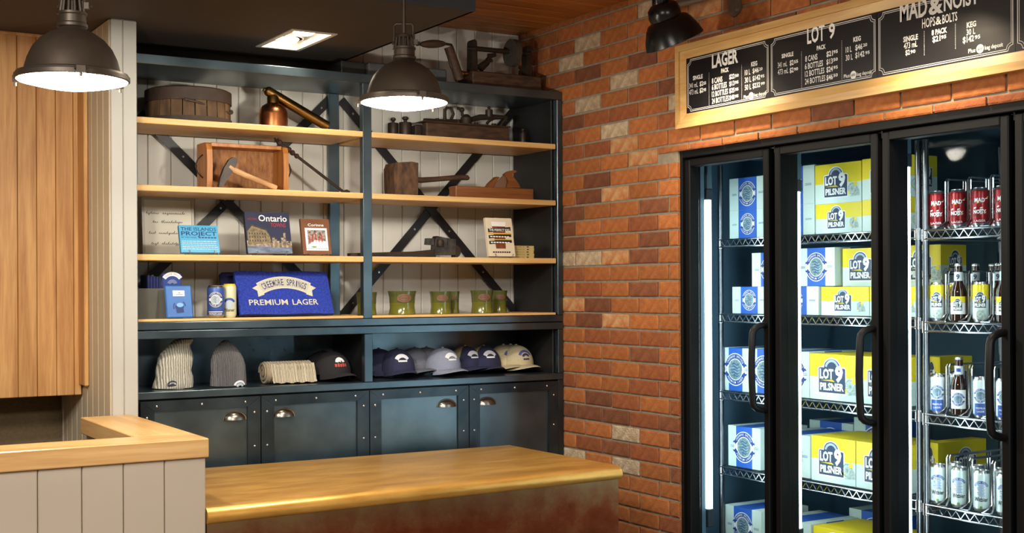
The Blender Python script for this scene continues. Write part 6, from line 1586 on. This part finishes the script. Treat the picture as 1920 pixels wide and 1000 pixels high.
for k in range(4):
    ya, yb2 = vb[k], vb[k+1]; za, zb3 = zb_+fwd+.001, zt_-fwd-.001
    p = NP(MB().box(XBf, XBf+.010, yb2+.0006, ya-.0006, za, zb3), 'board_panel', M['chalk_black'])
    m = MB()
    def strip(pts, wd):
        for (a, b) in zip(pts, pts[1:]+pts[:1]):
            d = Vector((b[0]-a[0], b[1]-a[1])); 
            if d.length < 1e-6: continue
            n_ = Vector((-d.y, d.x)).normalized()*wd; e = d.normalized()*wd
            m.add([(XBf-.0006, a[0]-n_.x-e.x, a[1]-n_.y-e.y), (XBf-.0006, b[0]-n_.x+e.x, b[1]-n_.y+e.y), (XBf-.0006, b[0]+n_.x+e.x, b[1]+n_.y+e.y), (XBf-.0006, a[0]+n_.x-e.x, a[1]+n_.y-e.y)], [(0, 1, 2, 3)])
    for ins, wd in ((.008, .0011), (.0135, .0008)):
        y0_, y1_, z0_, z1_ = ya-ins, yb2+ins, za+ins-.002, zb3-ins+.002; c = .017
        pts = []
        for (cy_, cz_, sy, sz) in ((y0_, z0_, -1, 1), (y0_, z1_, -1, -1), (y1_, z1_, 1, -1), (y1_, z0_, 1, 1)):
            arc_ = [(cy_+sy*c*math.sin(PI/2*i/4), cz_+sz*c*math.cos(PI/2*i/4)) for i in range(5)]
            if (sy, sz) in ((-1, 1), (1, -1)): arc_ = arc_[::-1]
            pts += arc_
        strip(pts, wd)
    NP(m, 'border_print', M['white_ink'], p)
    m = MB()
    for (o, s, xa1, ya1, xb1, yb1, hh, bold) in TX[k]:
        A_1, B_1 = bpt(xa1, ya1, o), bpt(xb1, yb1, o); top = bpt(xa1, ya1-hh, o)
        v, f, tw = glyphs(s, bold*1.2); wdt = A_1.y-B_1.y; zz = (A_1.z+B_1.z)/2; hz_ = (top.z-A_1.z)
        tgt = MB()
        tgt.add([(XBf-.0008, A_1.y-x_*wdt/tw, zz+y_*hz_) for x_, y_ in v], f)
        if tgt is not m: NP(tgt, 'lettering', M['white_ink'], p)
    for (o, xa1, ya1, xb1, yb1) in DOTS[k]:
        A_1, B_1 = bpt(xa1, ya1, o), bpt(xb1, yb1, o); n = int((A_1.z-B_1.z)/.0042)
        for i in range(n):
            z_ = A_1.z+(B_1.z-A_1.z)*i/n; m.add([(XBf-.0008, A_1.y+.0009, z_), (XBf-.0008, A_1.y-.0009, z_), (XBf-.0008, A_1.y-.0009, z_-.0018), (XBf-.0008, A_1.y+.0009, z_-.0018)], [(0, 1, 2, 3)])
    if BADGE[k]:
        o, cx_, cy_, s = BADGE[k]; c_ = bpt(cx_, cy_, o); r_ = .0135; m2 = MB()
        m2.add([(XBf-.0008, c_.y+r_*math.cos(2*PI*i/20), c_.z+r_*math.sin(2*PI*i/20)) for i in range(20)], [tuple(range(20))])
        v, f, tw = glyphs(s, .02); m2.add([(XBf-.0012, c_.y+r_*.62-x_*r_*1.24/tw, c_.z-.0035+y_*.0075) for x_, y_ in v], f, 1)
    if BADGE[k]: NP(m2, 'deposit_badge', [M['white_ink'], M['black_ink']], p)
    if m.v: NP(m, 'dotted_rule_print', M['white_ink'], p)

# ================================================================ SIGN LAMPS, CONDUIT
def sign_lamp(Y, label):
    c = Vector((2.886, Y, 2.49)); K_ = 1.05; t = thing('sign_lamp', label, 'sign lamp', c, 0, 'black sign lamps')
    ax = Vector((.44, 0, -.90)).normalized(); q_ = Vector((0, 0, -1)).rotation_difference(ax).to_matrix() @ Matrix.Diagonal((K_, K_, K_))
    MB().lathe([(.103, -.050), (.105, -.048), (.098, -.020), (.082, .014), (.070, .030), (.056, .036), (.056, .040), (.058, .052), (.052, .078), (.036, .092), (.0, .096)], 32, (0, 0, 0), 0, q_).build('shade', M['black_enamel'], t)
    MB().lathe([(.1035, -.0505), (.099, -.051), (.094, -.018), (.078, .012), (.06, .02), (0, .022)], 32, (0, 0, 0), 0, q_).build('shade_lining', M['lamp_inner'], t)
    MB().ball(q_ @ Vector((0, 0, -.012)), .026, 12).build('bulb', emis('sign_bulb_glow', (1.0, .82, .58), 3) if 'sign_bulb_glow' not in bpy.data.materials else bpy.data.materials['sign_bulb_glow'], t)
    top = q_ @ Vector((0, 0, .085)); m = MB(); m.lathe([(.028, 0), (.030, .004), (.030, .075), (.020, .085), (.0, .085)], 20, top+Vector((-.004, 0, -.006))); m.build('socket_cup', M['black_enamel'], t)
    m = MB(); s0 = top+Vector((-.004, 0, .07)); m.tube([s0, (s0.x, 0, ZP-2.49-.012)], .010, 10); m.build('stem', M['black_enamel'], t)
    MB().lathe([(.05, ZP-2.49), (.05, ZP-2.49-.015), (.012, ZP-2.49-.025)], 20, (s0.x, s0.y, 0)).build('canopy', M['black_enamel'], t)
    light('sign_lamp_beam', 'SPOT', c+ax*.06, 34, (1.0, .80, .56), c+ax*1.0, spot_size=math.radians(112), spot_blend=.8, shadow_soft_size=.05)
    return t
sign_lamp(3.616, 'black enamel sign lamp at the first panel of the price board')
sign_lamp(2.63, 'second black enamel sign lamp farther along the price board')
# galvanised conduit clamp on the brick above the board
c = at(1372, 8, 0, 3.17)
t = thing('conduit_clamp', 'galvanised conduit with a screwed round tab on the brick above the board', 'conduit', (3.18, c.y, c.z))
m = MB(); pr = [(.033*math.cos(PI+PI*i/10), -.014+.030*math.sin(PI+PI*i/10)) for i in range(11)]+[(.030, .10), (-.030, .10)]
m.prism(pr, (0, 0, 0), (0, -1, 0), (0, 0, 1), (.009, 0, 0)); m.build('tab', M['galv'], t)
m = MB(); m.cyl((0, -.016, -.022), (-.003, -.016, -.022), .006, n=10); m.build('screw', M['rivet'], t)
m = MB(); m.tube([(-.03, .34, .055), (-.03, .06, .050), (-.026, .0, .07), (-.026, -.02, .16), (-.026, -.02, ZP-c.z-.002)], .016, 10); m.build('conduit', M['galv'], t)
m = MB(); m.tube([(-.03, .06, .050), (-.03, .09, .0505)], .020, 10); m.build('coupling', M['galv'], t)
